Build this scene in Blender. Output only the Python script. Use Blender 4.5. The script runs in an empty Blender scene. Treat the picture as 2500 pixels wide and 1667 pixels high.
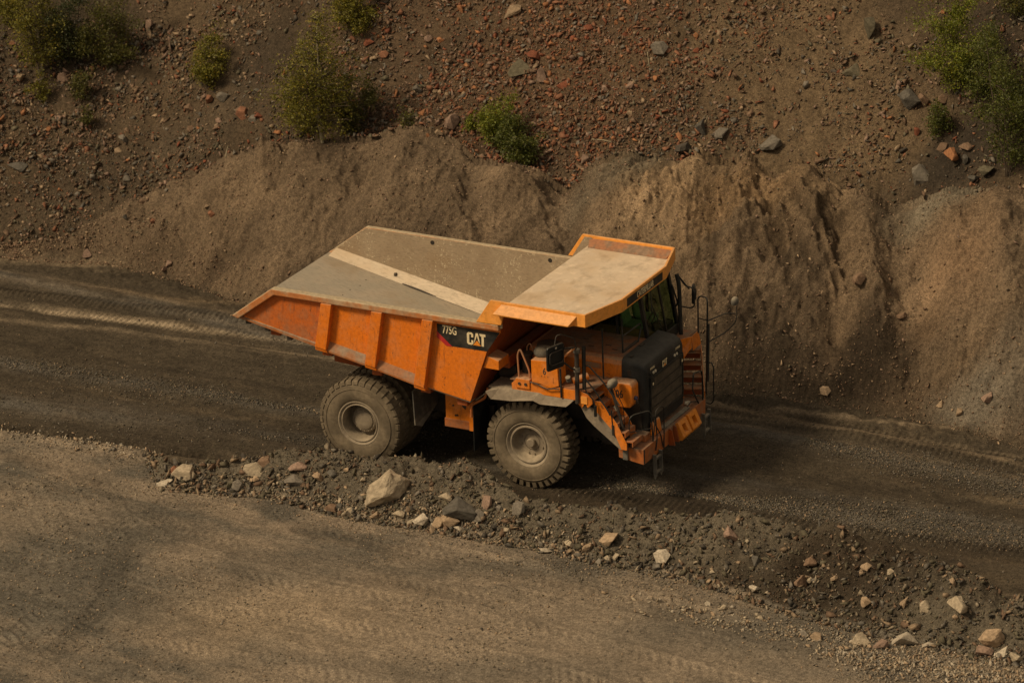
import bpy, bmesh, math, random
import numpy as np
from mathutils import Vector, Matrix, Euler
R = math.radians
rnd = random.Random(7)
rng = np.random.default_rng(11)
scn = bpy.context.scene
col = scn.collection

# ------------------------------------------------------------------ camera
YAW, ELEV, ROLL = R(27.2022), R(21.1921), R(-1.3992)
DIST, FPX, W0, H0 = 100.0, 10452.4, 2500.0, 1667.0
TGT = np.array([2.9466, 0.0, 2.7907])
cb = np.array([math.sin(YAW)*math.cos(ELEV), -math.cos(YAW)*math.cos(ELEV), math.sin(ELEV)])
cr0 = np.cross([0, 0, 1], cb); cr0 /= np.linalg.norm(cr0)
cu0 = np.cross(cb, cr0)
cr = math.cos(ROLL)*cr0 + math.sin(ROLL)*cu0
cu = math.cos(ROLL)*cu0 - math.sin(ROLL)*cr0
CAM = TGT + cb*DIST
cd = bpy.data.cameras.new('camera')
cd.sensor_width = 36.0; cd.lens = FPX/W0*36.0
cd.clip_start = 1.0; cd.clip_end = 2000.0
cam = bpy.data.objects.new('camera', cd); col.objects.link(cam)
cam.matrix_world = Matrix(((cr[0], cu[0], cb[0], CAM[0]), (cr[1], cu[1], cb[1], CAM[1]),
                           (cr[2], cu[2], cb[2], CAM[2]), (0, 0, 0, 1)))
cd.dof.use_dof = True
cd.dof.focus_distance = 99.0
cd.dof.aperture_fstop = 1.0
scn.camera = cam

# ------------------------------------------------------------------ light
SUN_EL, SUN_AZ = R(46), R(230)        # azimuth: direction the light comes from, counted from +X counter-clockwise
world = bpy.data.worlds.new('World'); scn.world = world
world.use_nodes = True
wt = world.node_tree; wt.nodes.clear()
sky = wt.nodes.new('ShaderNodeTexSky'); sky.sky_type = 'NISHITA'
sky.sun_disc = False; sky.sun_elevation = SUN_EL; sky.sun_rotation = R(90) - SUN_AZ
sky.air_density = 1.0; sky.dust_density = 6.0; sky.ozone_density = 0.6
mx = wt.nodes.new('ShaderNodeMix'); mx.data_type = 'RGBA'; mx.inputs[0].default_value = 0.8
mx.inputs[7].default_value = (5.6, 4.4, 3.0, 1)      # hazy warm cloud cover
bg = wt.nodes.new('ShaderNodeBackground'); bg.inputs['Strength'].default_value = 0.072
wo = wt.nodes.new('ShaderNodeOutputWorld')
wt.links.new(sky.outputs[0], mx.inputs[6]); wt.links.new(mx.outputs[2], bg.inputs[0]); wt.links.new(bg.outputs[0], wo.inputs[0])
sl = bpy.data.lights.new('sun', 'SUN'); sl.energy = 3.15; sl.angle = R(12); sl.color = (1.0, 0.775, 0.51)
so = bpy.data.objects.new('sun', sl); col.objects.link(so)
sd = Vector((math.cos(SUN_AZ)*math.cos(SUN_EL), math.sin(SUN_AZ)*math.cos(SUN_EL), math.sin(SUN_EL)))
so.rotation_euler = sd.to_track_quat('Z', 'Y').to_euler()
scn.view_settings.view_transform = 'Standard'; scn.view_settings.look = 'None'
scn.view_settings.exposure = 0.0; scn.view_settings.gamma = 1.0
scn.render.engine = 'CYCLES'

# ------------------------------------------------------------------ numpy noise
def _h(ix, iy, s):
    h = (ix.astype(np.int64)*374761393 + iy.astype(np.int64)*668265263 + s*1442695041) & 0xffffffff
    h = ((h ^ (h >> 13))*1274126177) & 0xffffffff
    return ((h ^ (h >> 16)) & 0xffff)/65535.0
def vn(x, y, s=0):
    ix = np.floor(x); iy = np.floor(y); fx = x-ix; fy = y-iy
    fx = fx*fx*(3-2*fx); fy = fy*fy*(3-2*fy)
    a = _h(ix, iy, s); b = _h(ix+1, iy, s); c = _h(ix, iy+1, s); d = _h(ix+1, iy+1, s)
    return (a*(1-fx)+b*fx)*(1-fy)+(c*(1-fx)+d*fx)*fy      # 0..1
def fbm(x, y, o=4, s=0, g=0.5):
    t = np.zeros_like(x, dtype=float); am = 1.0; n = 0.0
    for i in range(o):
        ca, sa = math.cos(i*1.3+s), math.sin(i*1.3+s)
        t += am*vn((x*ca-y*sa)*2**i+17.3*i, (x*sa+y*ca)*2**i-9.1*i, s*31+i); n += am; am *= g
    return t/n*2-1                                        # -1..1
def sst(a, b, x):
    t = np.clip((x-a)/(b-a), 0, 1); return t*t*(3-2*t)

# ------------------------------------------------------------------ terrain
hr = np.array([math.cos(YAW), math.sin(YAW)]); hv = np.array([-math.sin(YAW), math.cos(YAW)])
def toUV(x, y):
    dx, dy = x-TGT[0], y
    return dx*hr[0]+dy*hr[1], dx*hv[0]+dy*hv[1]
def toXY(u, v):
    return TGT[0]+u*hr[0]+v*hv[0], u*hr[1]+v*hv[1]
S = 2500/2352.0
def raydir(px, py):                # px,py measured on the 2352 wide copy of the photo
    X, Y = px*S, py*S
    return (X-W0/2)/FPX*cr - (Y-H0/2)/FPX*cu - cb
def onz(px, py, z=0.0):
    d = raydir(px, py); t = (z-CAM[2])/d[2]; p = CAM+t*d
    return p
def py_of(x, y, z):
    d = np.array([x, y, z])-CAM; q = -(d@cb)
    return (H0/2-FPX*(d@cu)/q)/S
def crest_height(u0, v0, pyc, slope):
    lo, hi = 0.02, 6.0
    for _ in range(30):
        h = (lo+hi)/2; x, y = toXY(u0, v0+h/slope)
        if py_of(x, y, h) > pyc: lo = h
        else: hi = h
    return lo
toe = [(-400, 560), (0, 585), (240, 600), (400, 640), (540, 690), (700, 740), (980, 790), (1300, 845), (1640, 905),
       (1760, 915), (1900, 928), (2130, 968), (2352, 1025), (2700, 1080)]
crest = [(-400, 560), (0, 560), (150, 545), (280, 470), (400, 400), (520, 345), (600, 328), (700, 320), (850, 305),
         (900, 293), (970, 285), (1030, 300), (1100, 345), (1180, 372), (1250, 378), (1330, 385), (1400, 352), (1450, 341),
         (1530, 350), (1580, 383), (1620, 368), (1680, 362), (1760, 372), (1840, 392), (1900, 402), (1960, 440),
         (2010, 476), (2070, 470), (2150, 440), (2230, 425), (2352, 428), (2700, 440)]
tx = np.array([t[0] for t in toe], float); ty = np.array([t[1] for t in toe], float)
cx_ = np.array([t[0] for t in crest], float); cy_ = np.array([t[1] for t in crest], float)
US, V0S, HS = [], [], []
MS = math.tan(R(43)); SS = math.tan(R(38.5))
for px in np.linspace(-400, 2700, 156):
    p = onz(px, np.interp(px, tx, ty)); u, v = toUV(p[0], p[1])
    US.append(u); V0S.append(v); HS.append(crest_height(u, v, np.interp(px, cx_, cy_), MS))
US = np.array(US); V0S = np.array(V0S); HS = np.array(HS)
k = np.exp(-np.linspace(-2, 2, 9)**2); k /= k.sum()
V0S = np.convolve(np.pad(V0S, 4, 'edge'), k, 'valid')
FS = V0S + HS/MS - np.maximum(HS-1.10, 0)/SS               # foot of the scree
k2 = np.exp(-np.linspace(-2, 2, 25)**2); k2 /= k2.sum()
FS = np.convolve(np.pad(FS, 12, 'edge'), k2, 'valid')
# near bank of rubble
bf = [(-300, 950), (30, 990), (250, 1020), (330, 1048), (370, 1118), (600, 1132), (800, 1182), (1000, 1216), (1200, 1252), (1400, 1292), (1600, 1335), (1800, 1402),
      (2000, 1452), (2200, 1497), (2352, 1522), (2700, 1590)]
bc = [(-300, 950), (30, 990), (250, 1020), (330, 1046), (400, 1074), (600, 1060), (760, 1052), (900, 1066), (1060, 1085), (1130, 1108), (1200, 1168), (1400, 1186),
      (1560, 1195), (1700, 1215), (1900, 1243), (2050, 1285), (2200, 1330), (2352, 1390), (2700, 1470)]
BS = math.tan(R(31)); BU, BV, BH = [], [], []
for px in np.linspace(-300, 2700, 241):
    p = onz(px, np.interp(px, [b[0] for b in bf], [b[1] for b in bf])); u, v = toUV(p[0], p[1])
    BU.append(u); BV.append(v); BH.append(min(crest_height(u, v, np.interp(px, [b[0] for b in bc], [b[1] for b in bc]), BS), 1.3))
BU = np.array(BU); BV = np.array(BV); BH = np.array(BH)*1.18; BH[BH < 0.05] = 0

def polydist(u, v, pts):
    best = np.full(np.shape(u), 1e9); s = np.zeros(np.shape(u)); acc = 0.0
    for (a0, b0), (a1, b1) in zip(pts[:-1], pts[1:]):
        lx, ly = a1-a0, b1-b0; L = math.hypot(lx, ly); t = np.clip(((u-a0)*lx+(v-b0)*ly)/(L*L), 0, 1)
        d = np.hypot(u-a0-t*lx, v-b0-t*ly); m = d < best; sg = np.where((u-a0)*ly-(v-b0)*lx > 0, 1, -1)
        best = np.where(m, d, best); s = np.where(m, acc+t*L, s); acc += L
    return best, s
def terrain(x, y, parts=False):
    x = np.asarray(x, float); y = np.asarray(y, float)
    u, v = toUV(x, y)
    wu = u + 0.25*fbm(u*0.7, v*0.7, 3, 5); wv = v + 0.22*fbm(u*0.9, v*0.9, 3, 9)
    v0 = np.interp(u, US, V0S); h = np.interp(u, US, HS); fs = np.interp(u, US, FS)
    v1 = v0+h/MS
    lump = fbm(wu*1.1, wv*1.1, 4, 3)
    # tipped mounds
    t = np.clip((v-v0)/np.maximum(v1-v0, 0.05), 0, 1)
    prof = h*(0.62*t+0.38*(1-(1-t)**2.0))
    prof = np.where(t > 0.93, prof-h*0.10*(t-0.93)**2/0.005, prof)
    md = np.where(v < v0, 0.0, np.where(v < v1, prof, h*0.982-0.95*(v-v1)))
    # erosion rills fanning down the right hand mound
    rk = sst(2.1, 3.2, u)*(1-sst(7.6, 9.0, u))
    fan = (u-4.9)*(0.72+0.28*t)+(1-t)*0.9*vn(u*0.5, v*0.3, 4)
    fan = (u-5.1)/(0.55+1.15*(1-t))*1.9+0.55*(1-t)+0.55*fbm(u*1.3, v*1.3, 3, 16)
    rn = 1-np.abs(2*vn(fan*1.25, v*0.35+4+0.3*u, 21)-1)
    rn2 = 1-np.abs(2*vn(fan*3.1+0.9*fbm(v*1.6, u*1.5, 2, 6), v*0.9+1, 22)-1)
    act = sst(0.03, 0.25, t)*(1-sst(0.80, 1.0, t))
    rill = rk*act*(0.12*(rn**1.3)+0.07*rn2**2-0.10)*(0.1+1.4*vn(u*0.9, v*0.9, 19))
    # crumbly broken face: ridged noise, stretched down the slope, with small ledges
    rg = np.zeros_like(u); am = 1.0; wu2 = u+0.30*fbm(u*1.5, v*1.5, 3, 61); wv2 = v+0.30*fbm(u*1.5, v*1.5, 3, 62)
    for o_ in range(5):
        q_ = 1-np.abs(2*vn((wu2*0.8+0.35*wv2)*2**o_*0.8, (wv2*1.15-0.3*wu2)*2**o_*0.8, 140+o_)-1); rg += am*q_*q_; am *= 0.56
    rg = rg/2.1
    led = (t*9+2.2*fbm(u*1.2, v*1.2, 3, 63)) % 1.0
    brk = np.clip(np.minimum(h, 1.2), 0, 1)*np.clip(t*4, 0, 1)*(v < v1+1.2)*(1-.72*sst(.78, .97, t))*((0.36+0.44*rk)*(rg-0.42)+(0.09+0.06*rk)*(np.minimum(led*4, 1)*(1-led)-.4)*sst(-.1, .3, lump+.1))
    rill = rill+brk

    rl = (1-rk)*act*(0.20*(1-np.abs(2*vn((u+0.7*v)*1.0+0.6*lump, v*0.22, 33)-1))-0.1)
    md = md+rill+rl+np.clip(h, 0, 1)*np.clip(t*4, 0, 1)*(v < v1+1.5)*(1-.5*sst(.8, .97, t))*(0.15*lump+0.09*(1-2.4*np.abs(fbm(wu*1.5, wv*2.0, 3, 18)))*(1+rk)+0.055*(1-2*np.abs(fbm(wu*5, wv*5, 3, 8))))
    for (a0, b0, a1, b1, wd_, hh_) in RIDGES:
        lx, ly = a1-a0, b1-b0; tt = np.clip(((wu-a0)*lx+(wv-b0)*ly)/(lx*lx+ly*ly), 0, 1)
        dd_ = np.hypot(wu-a0-tt*lx, wv-b0-tt*ly); md = md+1.05*hh_*np.exp(-(dd_/wd_)**2)*np.clip(t*5, 0, 1)*(v < v1+0.8)
    # lumpy pinnacle left in the left mound
    pu, pv = PIN
    d = np.hypot((u-pu)/0.34, (v-pv)/0.75)
    md = md+np.clip(1-d, 0, 1)*(0.30+0.25*fbm(u*5, v*5, 2, 77))
    d = np.hypot((u-pu-0.55)/0.4, (v-pv+0.1)/0.9); md = md-np.clip(1-d, 0, 1)*0.22
    # scree slope
    sv = v-fs
    sc = np.where(sv > 0, np.minimum(sv, 26)*SS+np.maximum(sv-26, 0)*0.12, 0.0)
    sc = sc+np.clip(sv, 0, 1)*(0.25*fbm(u*0.45, v*0.45, 3, 14)+0.09*fbm(u*2.2, v*2.2, 4, 15))
    # near ground: rubble bank
    f0 = np.interp(u, BU, BV); bh = np.interp(u, BU, BH)
    sb = (v-f0)/np.maximum(bh/BS, 0.05)
    bl = fbm(u*1.6, v*1.6, 4, 41)
    bank = np.where(sb < 0, 0, np.where(sb < 1, bh*(0.8*sb+0.2*np.sin(np.clip(sb, 0, 1)*math.pi/2)),
                    np.maximum(bh-(v-f0-bh/BS)*0.9, 0)))
    bank = bank*(1+0.34*bl)+np.clip(bank*3, 0, 1)*0.05*fbm(u*5, v*5, 3, 42)
    for (a0, b0, rr_, dd_) in PITS: bank = bank-dd_*np.exp(-((u-a0)/rr_)**2-((v-b0)/(rr_*.7))**2)*np.clip(bank*6, 0, 1)
    bank = np.maximum(bank, 0)
    # gentle relief of the flat ground, wheel ruts along the road
    z = 0.035*fbm(u*0.5, v*0.5, 3, 51)+0.012*fbm(u*3, v*3, 3, 52)
    yy = y+0.25*fbm(x*0.12, y*0.3, 2, 55)
    road = sst(f0+bh/BS*1.2, f0+bh/BS*1.2+0.6, v)
    z = z+road*(0.03*np.sin(yy*2.6)+0.018*np.sin(yy*6.1+1)-0.02)
    # deep rut with tread prints along the left near edge of the road, kneaded ridge at the far edge
    for (yr, xa, xb, dep, wd, sg) in RUTS:
        dy = y-(yr[0]+yr[1]*x); m = sst(xa-1.5, xa, x)*(1-sst(xb, xb+1.2, x))
        g = np.exp(-(dy/wd)**2); tr = 0.5+0.5*np.sign(np.sin(x*2*math.pi/0.16+dy*3))
        z = z+sg*m*g*dep*(0.72+0.5*fbm(x*0.8, y*2, 3, 61)) + m*g*0.035*(tr-0.5)
        z = z+(m*np.exp(-((dy+1.9*wd)/(wd*0.8))**2)*dep*0.35 if sg < 0 else 0)
    # faint lugged tyre prints on the near ground
    for (pts, wd, dep) in TRACKS:
        q, s_ = polydist(u, v, pts); m = np.exp(-(q/wd)**6)*(1-sst(f0-0.5, f0-0.15, v))*np.clip(.55+.9*fbm(u*.8, v*.8, 2, 93), 0, 1)
        ch = np.abs(((s_+np.abs(q)*0.7)/0.25) % 1-0.5)
        z = z+m*(1.15*dep*(np.clip(ch*4-.6, 0, 1)-0.5)-0.012)+0.012*np.exp(-((np.abs(q)-wd*1.1)/.06)**2)*(1-sst(f0-0.5, f0-0.15, v))
    ed = sst(-1.7, -.5, v-v0)*(1-sst(-.1, .4, v-v0)); z = z+ed*(.09*fbm(u*1.8, v*2.6, 3, 97)+.05*fbm(u*6, v*7, 2, 98))
    hh = np.maximum(md, sc)
    dd = 0.12; mm = np.clip(0.5+0.5*(md-sc)/dd, 0, 1); hh = md*mm+sc*(1-mm)+dd*mm*(1-mm)*0.5
    g = z+bank+hh
    g = g + np.where(v > v0+0.2, 0.034*fbm(u*8, v*8, 2, 71), 0.011*fbm(u*10, v*10, 2, 72)+0.03*np.clip(bank*6, 0, 1)*fbm(u*7, v*7, 2, 73))
    # level pad under the wheels so that they stand on the road
    for wx, wy, wr in ((0.0, -1.5, 0.95), (4.215, -1.52, 0.5), (0.0, 1.5, 0.95), (4.215, 1.52, 0.5)):
        q = np.maximum(np.abs(x-wx)/0.42, np.abs(y-wy)/wr); q = sst(1.0, 1.7, q); g = g*q+0.012*(1-q)
    if parts: return g, dict(u=u, v=v, t=t, v0=v0, v1=v1, fs=fs, f0=f0, bh=bh, bank=bank, hill=hh, mound=mm, lump=lump, sb=sb, rk=rk, rn=rn)
    return g
RIDGES = []; PITS = []
# rut lines found on the ground
def gl(a, b):
    p, q = onz(*a), onz(*b); s = (q[1]-p[1])/(q[0]-p[0]); return (p[1]-s*p[0], s), p[0], q[0]
r1 = gl((30, 985), (600, 1062)); r2 = gl((0, 668), (760, 762)); r3 = gl((0, 700), (800, 792)); r4 = gl((1640, 940), (2352, 1075))
r5 = gl((1640, 915), (2352, 1050)); r6 = gl((1300, 1130), (2352, 1265))
RUTS = [(r1[0], r1[1], r1[2], 0.24, 0.20, -1), (r2[0], r2[1]-8, r2[2], 0.10, 0.22, 1), (r3[0], r3[1]-8, r3[2]+30, 0.05, 0.25, -1),
        (r4[0], r4[1], r4[2]+12, 0.06, 0.22, 1), (r5[0], r5[1], r5[2]+12, 0.06, 0.16, -1), (r6[0], r6[1], r6[2]+12, 0.06, 0.35, 1)]
TRACKS = [([toUV(*onz(*p)[:2]) for p in pl], wd, dep) for pl, wd, dep in (
    ([(480, 1320), (900, 1385), (1300, 1465), (1750, 1585)], .38, .030), ([(420, 1395), (820, 1450), (1200, 1530), (1450, 1600)], .38, .030), ([(-60, 1470), (400, 1490), (800, 1560), (1000, 1620)], .36, .024),
    ([(0, 1040), (240, 1120), (430, 1230), (720, 1310), (1150, 1385)], .30, .022), ([(190, 1080), (285, 1230), (262, 1370), (130, 1500)], .33, .034), ([(60, 1120), (140, 1250), (110, 1400), (0, 1500)], .33, .030),
    ([(700, 1215), (1200, 1330), (1700, 1450), (2150, 1570)], .34, .022), ([(900, 1240), (1400, 1350), (1850, 1480), (2250, 1600)], .3, .02))]
def marchpt(px, py, f):
    d = raydir(px, py); t0 = (9.0-CAM[2])/d[2]; t1 = (-0.6-CAM[2])/d[2]
    ts = np.linspace(t0, t1, 900); P = CAM[None]+ts[:, None]*d[None]
    b = P[:, 2]-f(P[:, 0], P[:, 1]); i = int(np.argmax(b < 0)); i = max(i, 1)
    ts = np.linspace(ts[i-1], ts[i], 24); P = CAM[None]+ts[:, None]*d[None]
    b = P[:, 2]-f(P[:, 0], P[:, 1]); i = int(np.argmax(b < 0)); return P[i]
PIN = (0.0, 999.0)
_p = marchpt(603, 400, terrain); PIN = toUV(_p[0], _p[1])
def ground_at(px, py): return marchpt(px, py, terrain)
def uv_of_px(px, py):
    p = ground_at(px, py); return toUV(p[0], p[1])

_r = []
for (x0, y0, x1, y1, wd_, hh_) in ((620, 352, 280, 585, .42, .30), (1175, 400, 980, 560, .5, .30), (1610, 385, 1400, 540, .40, .34), (1740, 385, 1690, 600, .34, .34), (1880, 420, 1900, 640, .4, .25),
        (1985, 470, 2010, 760, .45, .45), (1295, 405, 1335, 680, .50, -.50), (2075, 520, 2130, 820, .65, -.30), (820, 400, 740, 600, .5, -.28), (1500, 560, 1560, 820, .4, -.3), (2290, 470, 2330, 700, .4, .3), (440, 420, 420, 640, .4, -.2), (1840, 410, 1850, 560, .30, .30), (1940, 600, 1900, 800, .45, -.15), (1560, 470, 1540, 620, .25, .22), (1620, 640, 1700, 820, .4, .25), (930, 330, 900, 480, .35, .25), (1080, 380, 1120, 600, .35, -.22), (560, 420, 520, 600, .3, -.22), (2180, 520, 2190, 760, .3, .2)):
    a, b = uv_of_px(x0, y0); c, e = uv_of_px(x1, y1); _r.append((a, b, c, e, wd_, hh_))
RIDGES = _r
_q = []
for (x0, y0, rr_, dd_) in ((1890, 1262, .38, .38), (1760, 1262, .28, .25), (1960, 1245, .25, -.18), (1850, 1330, .35, .18), (1480, 1225, .3, .12), (2040, 1300, .3, .2), (1640, 1240, .3, -.10), (1730, 1300, .22, .15), (830, 1110, .3, .10), (1080, 1110, .4, -.10)):
    a, b = uv_of_px(x0, y0); _q.append((a, b, rr_, dd_))
PITS = _q

# ------------------------------------------------------------------ materials
def nt(name):
    m = bpy.data.materials.new(name); m.use_nodes = True; t = m.node_tree; t.nodes.clear()
    o = t.nodes.new('ShaderNodeOutputMaterial'); b = t.nodes.new('ShaderNodeBsdfPrincipled')
    t.links.new(b.outputs[0], o.inputs[0]); return m, t, b
class N:
    def __init__(s, t): s.t = t
    def n(s, ty, **k):
        d = s.t.nodes.new(ty)
        for a, b in k.items(): setattr(d, a, b)
        return d
    def l(s, a, b): s.t.links.new(a, b)
    def coord(s, scale=(1, 1, 1), out='Object'):
        c = s.n('ShaderNodeTexCoord'); m = s.n('ShaderNodeMapping'); m.inputs['Scale'].default_value = scale
        s.l(c.outputs[out], m.inputs[0]); return m.outputs[0]
    def world(s, scale=(1, 1, 1)):
        c = s.n('ShaderNodeNewGeometry'); m = s.n('ShaderNodeMapping'); m.inputs['Scale'].default_value = scale
        s.l(c.outputs['Position'], m.inputs[0]); return m.outputs[0]
    def noise(s, vec, sc, det=4, rough=0.55, dist=0.0):
        q = s.n('ShaderNodeTexNoise'); q.inputs['Scale'].default_value = sc; q.inputs['Detail'].default_value = det
        q.inputs['Roughness'].default_value = rough; q.inputs['Distortion'].default_value = dist
        s.l(vec, q.inputs['Vector']); return q.outputs['Fac']
    def ramp(s, v, a, b, lo=0.0, hi=1.0):
        q = s.n('ShaderNodeMapRange', interpolation_type='SMOOTHSTEP'); q.inputs[1].default_value = a; q.inputs[2].default_value = b
        q.inputs[3].default_value = lo; q.inputs[4].default_value = hi; s.l(v, q.inputs[0]); return q.outputs[0]
    def math(s, op, a, b=0.0, clamp=False):
        q = s.n('ShaderNodeMath', operation=op, use_clamp=clamp)
        for i, w in enumerate((a, b)):
            if isinstance(w, (int, float)): q.inputs[i].default_value = w
            else: s.l(w, q.inputs[i])
        return q.outputs[0]
    def mix(s, f, a, b, mode='MIX'):
        q = s.n('ShaderNodeMix', data_type='RGBA', blend_type=mode)
        for i, w in ((0, f), (6, a), (7, b)):
            if isinstance(w, (int, float)): q.inputs[i].default_value = w
            elif isinstance(w, tuple): q.inputs[i].default_value = (*w, 1)
            else: s.l(w, q.inputs[i])
        return q.outputs[2]
    def bump(s, h, st, dist=0.02):
        q = s.n('ShaderNodeBump'); q.inputs['Strength'].default_value = st; q.inputs['Distance'].default_value = dist
        s.l(h, q.inputs['Height']); return q.outputs[0]
DUST = (0.40, 0.335, 0.235)
def painted(name, base, dust=DUST, top=0.75, amt=0.35, rough=0.5, streak=0.3, rust=0.0, low=None, metal=0.0, spec=0.35, bumpy=0.0, rustc=(0.10, 0.035, 0.015), fine=False):
    """worn surface: own colour, dust lying on what faces up, dusty patches, runs, rust spots, mud near the bottom"""
    m, t, b = nt(name); q = N(t)
    w = q.world()
    g = q.n('ShaderNodeNewGeometry'); sx = q.n('ShaderNodeSeparateXYZ'); q.l(g.outputs['Normal'], sx.inputs[0])
    n1 = q.noise(w, 2.3, 5, 0.62); n2 = q.noise(w, 11, 4, 0.6); n3 = q.noise(q.world((1, 1, 0.12)), 16, 3, 0.6)
    c = q.mix(q.ramp(n2, 0.3, 0.75), base, tuple(x*0.78 for x in base))
    if streak: c = q.mix(q.math('MULTIPLY', q.ramp(n3, 0.55, 0.78), streak), c, tuple(x*0.42+0.012 for x in base))
    if rust:
        v = q.noise(w, 7.5, 6, 0.7, 0.4)
        c = q.mix(q.math('MULTIPLY', q.ramp(v, 0.60, 0.68), rust), c, rustc)
        v2 = q.noise(q.world((1, 1, 0.5)), 34, 2, 0.5)
        c = q.mix(q.math('MULTIPLY', q.ramp(v2, 0.68, 0.72), rust*0.7), c, rustc)
    if fine:       # hairline vertical scratches and chips
        v3 = q.noise(q.world((1, 1, 0.06)), 60, 2, 0.5); c = q.mix(q.ramp(v3, 0.66, 0.74, 0, 0.55), c, (0.33, 0.20, 0.11))
        v4 = q.noise(q.world((1, 1, 0.35)), 22, 3, 0.6); c = q.mix(q.ramp(v4, 0.66, 0.71, 0, 0.8), c, (0.07, 0.035, 0.02))
    up = q.ramp(sx.outputs[2], 0.15, 0.9, 0, top)
    pat = q.math('MULTIPLY', q.ramp(n1, 0.42, 0.7), amt)
    d = q.math('ADD', q.math('MULTIPLY', up, q.ramp(n2, 0.1, 0.6, 0.75, 1.0)), pat, True)
    if low:
        sp = q.n('ShaderNodeSeparateXYZ'); q.l(g.outputs['Position'], sp.inputs[0])
        lw = q.ramp(q.math('ADD', sp.outputs[2], q.math('MULTIPLY', n1, 0.8)), low+0.35, low-0.5+0.4, 0, 0.85)
        d = q.math('MAXIMUM', d, lw)
    c = q.mix(d, c, q.mix(q.ramp(n2, 0.35, 0.7), dust, tuple(x*0.7 for x in dust)))
    q.l(c, b.inputs['Base Color'])
    q.l(q.math('ADD', q.math('MULTIPLY', d, 0.9-rough), rough, True), b.inputs['Roughness'])
    b.inputs['Metallic'].default_value = metal
    b.inputs['Specular IOR Level'].default_value = spec
    if bumpy: q.l(q.bump(n2, bumpy, 0.02), b.inputs['Normal'])
    return m
M = {}
OR = (0.72, 0.205, 0.013)
M['orange'] = painted('orange_paint', OR, top=0.62, amt=0.20, rust=0.7, streak=0.6, rough=0.42)
M['orange_body'] = painted('worn_orange_paint', (0.72, 0.190, 0.013), top=0.7, amt=0.22, rust=0.9, streak=0.9, rough=0.45, rustc=(0.15, 0.055, 0.02), dust=(0.42, 0.26, 0.14), fine=True)
M['orange_tail'] = painted('scuffed_orange_paint', (0.52, 0.125, 0.016), top=0.7, amt=0.6, rust=0.9, streak=0.9, rough=0.6, dust=(0.27, 0.145, 0.075), fine=True)
M['orange_clean'] = painted('orange_lip_paint', (0.86, 0.36, 0.065), top=0.35, amt=0.10, rust=0.25, streak=0.25, rough=0.42)
M['orange_dusty'] = painted('dusty_orange_paint', (0.42, 0.13, 0.03), top=0.55, amt=0.75, rust=0.3, streak=0.5, rough=0.7, dust=(0.25, 0.17, 0.11))
M['orange_dark'] = painted('grimy_orange_paint', (0.34, 0.075, 0.010), top=0.6, amt=0.3, rust=0.8, streak=0.8, rough=0.6, dust=(0.2, 0.14, 0.09))
M['yellow'] = painted('bright_orange_casting', (0.80, 0.27, 0.02), top=0.15, amt=0.2, rust=0.3, rough=0.45)
M['black'] = painted('black_paint', (0.014, 0.016, 0.016), top=0.10, amt=0.10, rough=0.45, streak=0.0)
M['black_cover'] = painted('dusty_black_cover', (0.016, 0.018, 0.018), top=0.17, amt=0.12, rough=0.5, streak=0.0, dust=(0.26, 0.24, 0.19))
M['grey'] = painted('grey_rubber_guard', (0.10, 0.095, 0.08), top=0.7, amt=0.6, rough=0.8, streak=0.0, dust=(0.30, 0.26, 0.19))
M['dark'] = painted('oily_dark_metal', (0.03, 0.025, 0.02), top=0.5, amt=0.35, rough=0.6, dust=(0.14, 0.11, 0.08))
M['steel_dust'] = painted('dust_coated_steel', (0.33, 0.25, 0.155), top=0.9, amt=0.8, rough=0.85, streak=0.15, dust=(0.50, 0.41, 0.28))
M['canopy_top'] = None
M['rail'] = painted('dust_caked_rail', (0.46, 0.17, 0.05), top=1.0, amt=0.75, rough=0.8, rust=0.5, dust=(0.42, 0.34, 0.22))
M['band'] = painted('dusty_lower_flange', (0.35, 0.12, 0.03), top=0.9, amt=0.9, rough=0.85, dust=(0.30, 0.22, 0.15))
M['tyre'] = painted('dusty_tyre_rubber', (0.135, 0.110, 0.075), top=0.2, amt=0.85, rough=0.95, streak=0.0, dust=(0.235, 0.190, 0.128), spec=0.1, bumpy=0.15)
M['rim'] = painted('dusty_rim', (0.23, 0.19, 0.135), top=0.5, amt=0.6, rough=0.8, dust=(0.36, 0.30, 0.21))
M['fender'] = painted('dusty_fender', (0.22, 0.18, 0.13), top=0.8, amt=0.7, rough=0.9, streak=0.2, dust=(0.34, 0.285, 0.205))
M['lens'] = painted('lamp_lens', (0.7, 0.65, 0.5), top=0.2, amt=0.1, rough=0.25)
M['cream'] = painted('cream_lettering', (0.80, 0.68, 0.42), top=0.0, amt=0.15, rough=0.6)
M['red'] = painted('red_stripe', (0.45, 0.02, 0.02), top=0.0, amt=0.1, rough=0.6)
M['blue'] = painted('blue_hose_cap', (0.02, 0.03, 0.10), top=0.1, amt=0.1)
M['seat'] = painted('green_grey_upholstery', (0.34, 0.46, 0.27), top=0.1, amt=0.2, rough=0.9)
M['green_pipe'] = painted('copper_pipe', (0.45, 0.20, 0.09), top=0.3, amt=0.3)
M['mirror'] = painted('mirror_back', (0.010, 0.012, 0.013), top=0.12, amt=0.06, rough=0.35, streak=0.0)
M['silver'] = painted('mirror_glass', (0.55, 0.58, 0.55), top=0.1, amt=0.15, rough=0.12, metal=0.9)
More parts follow.
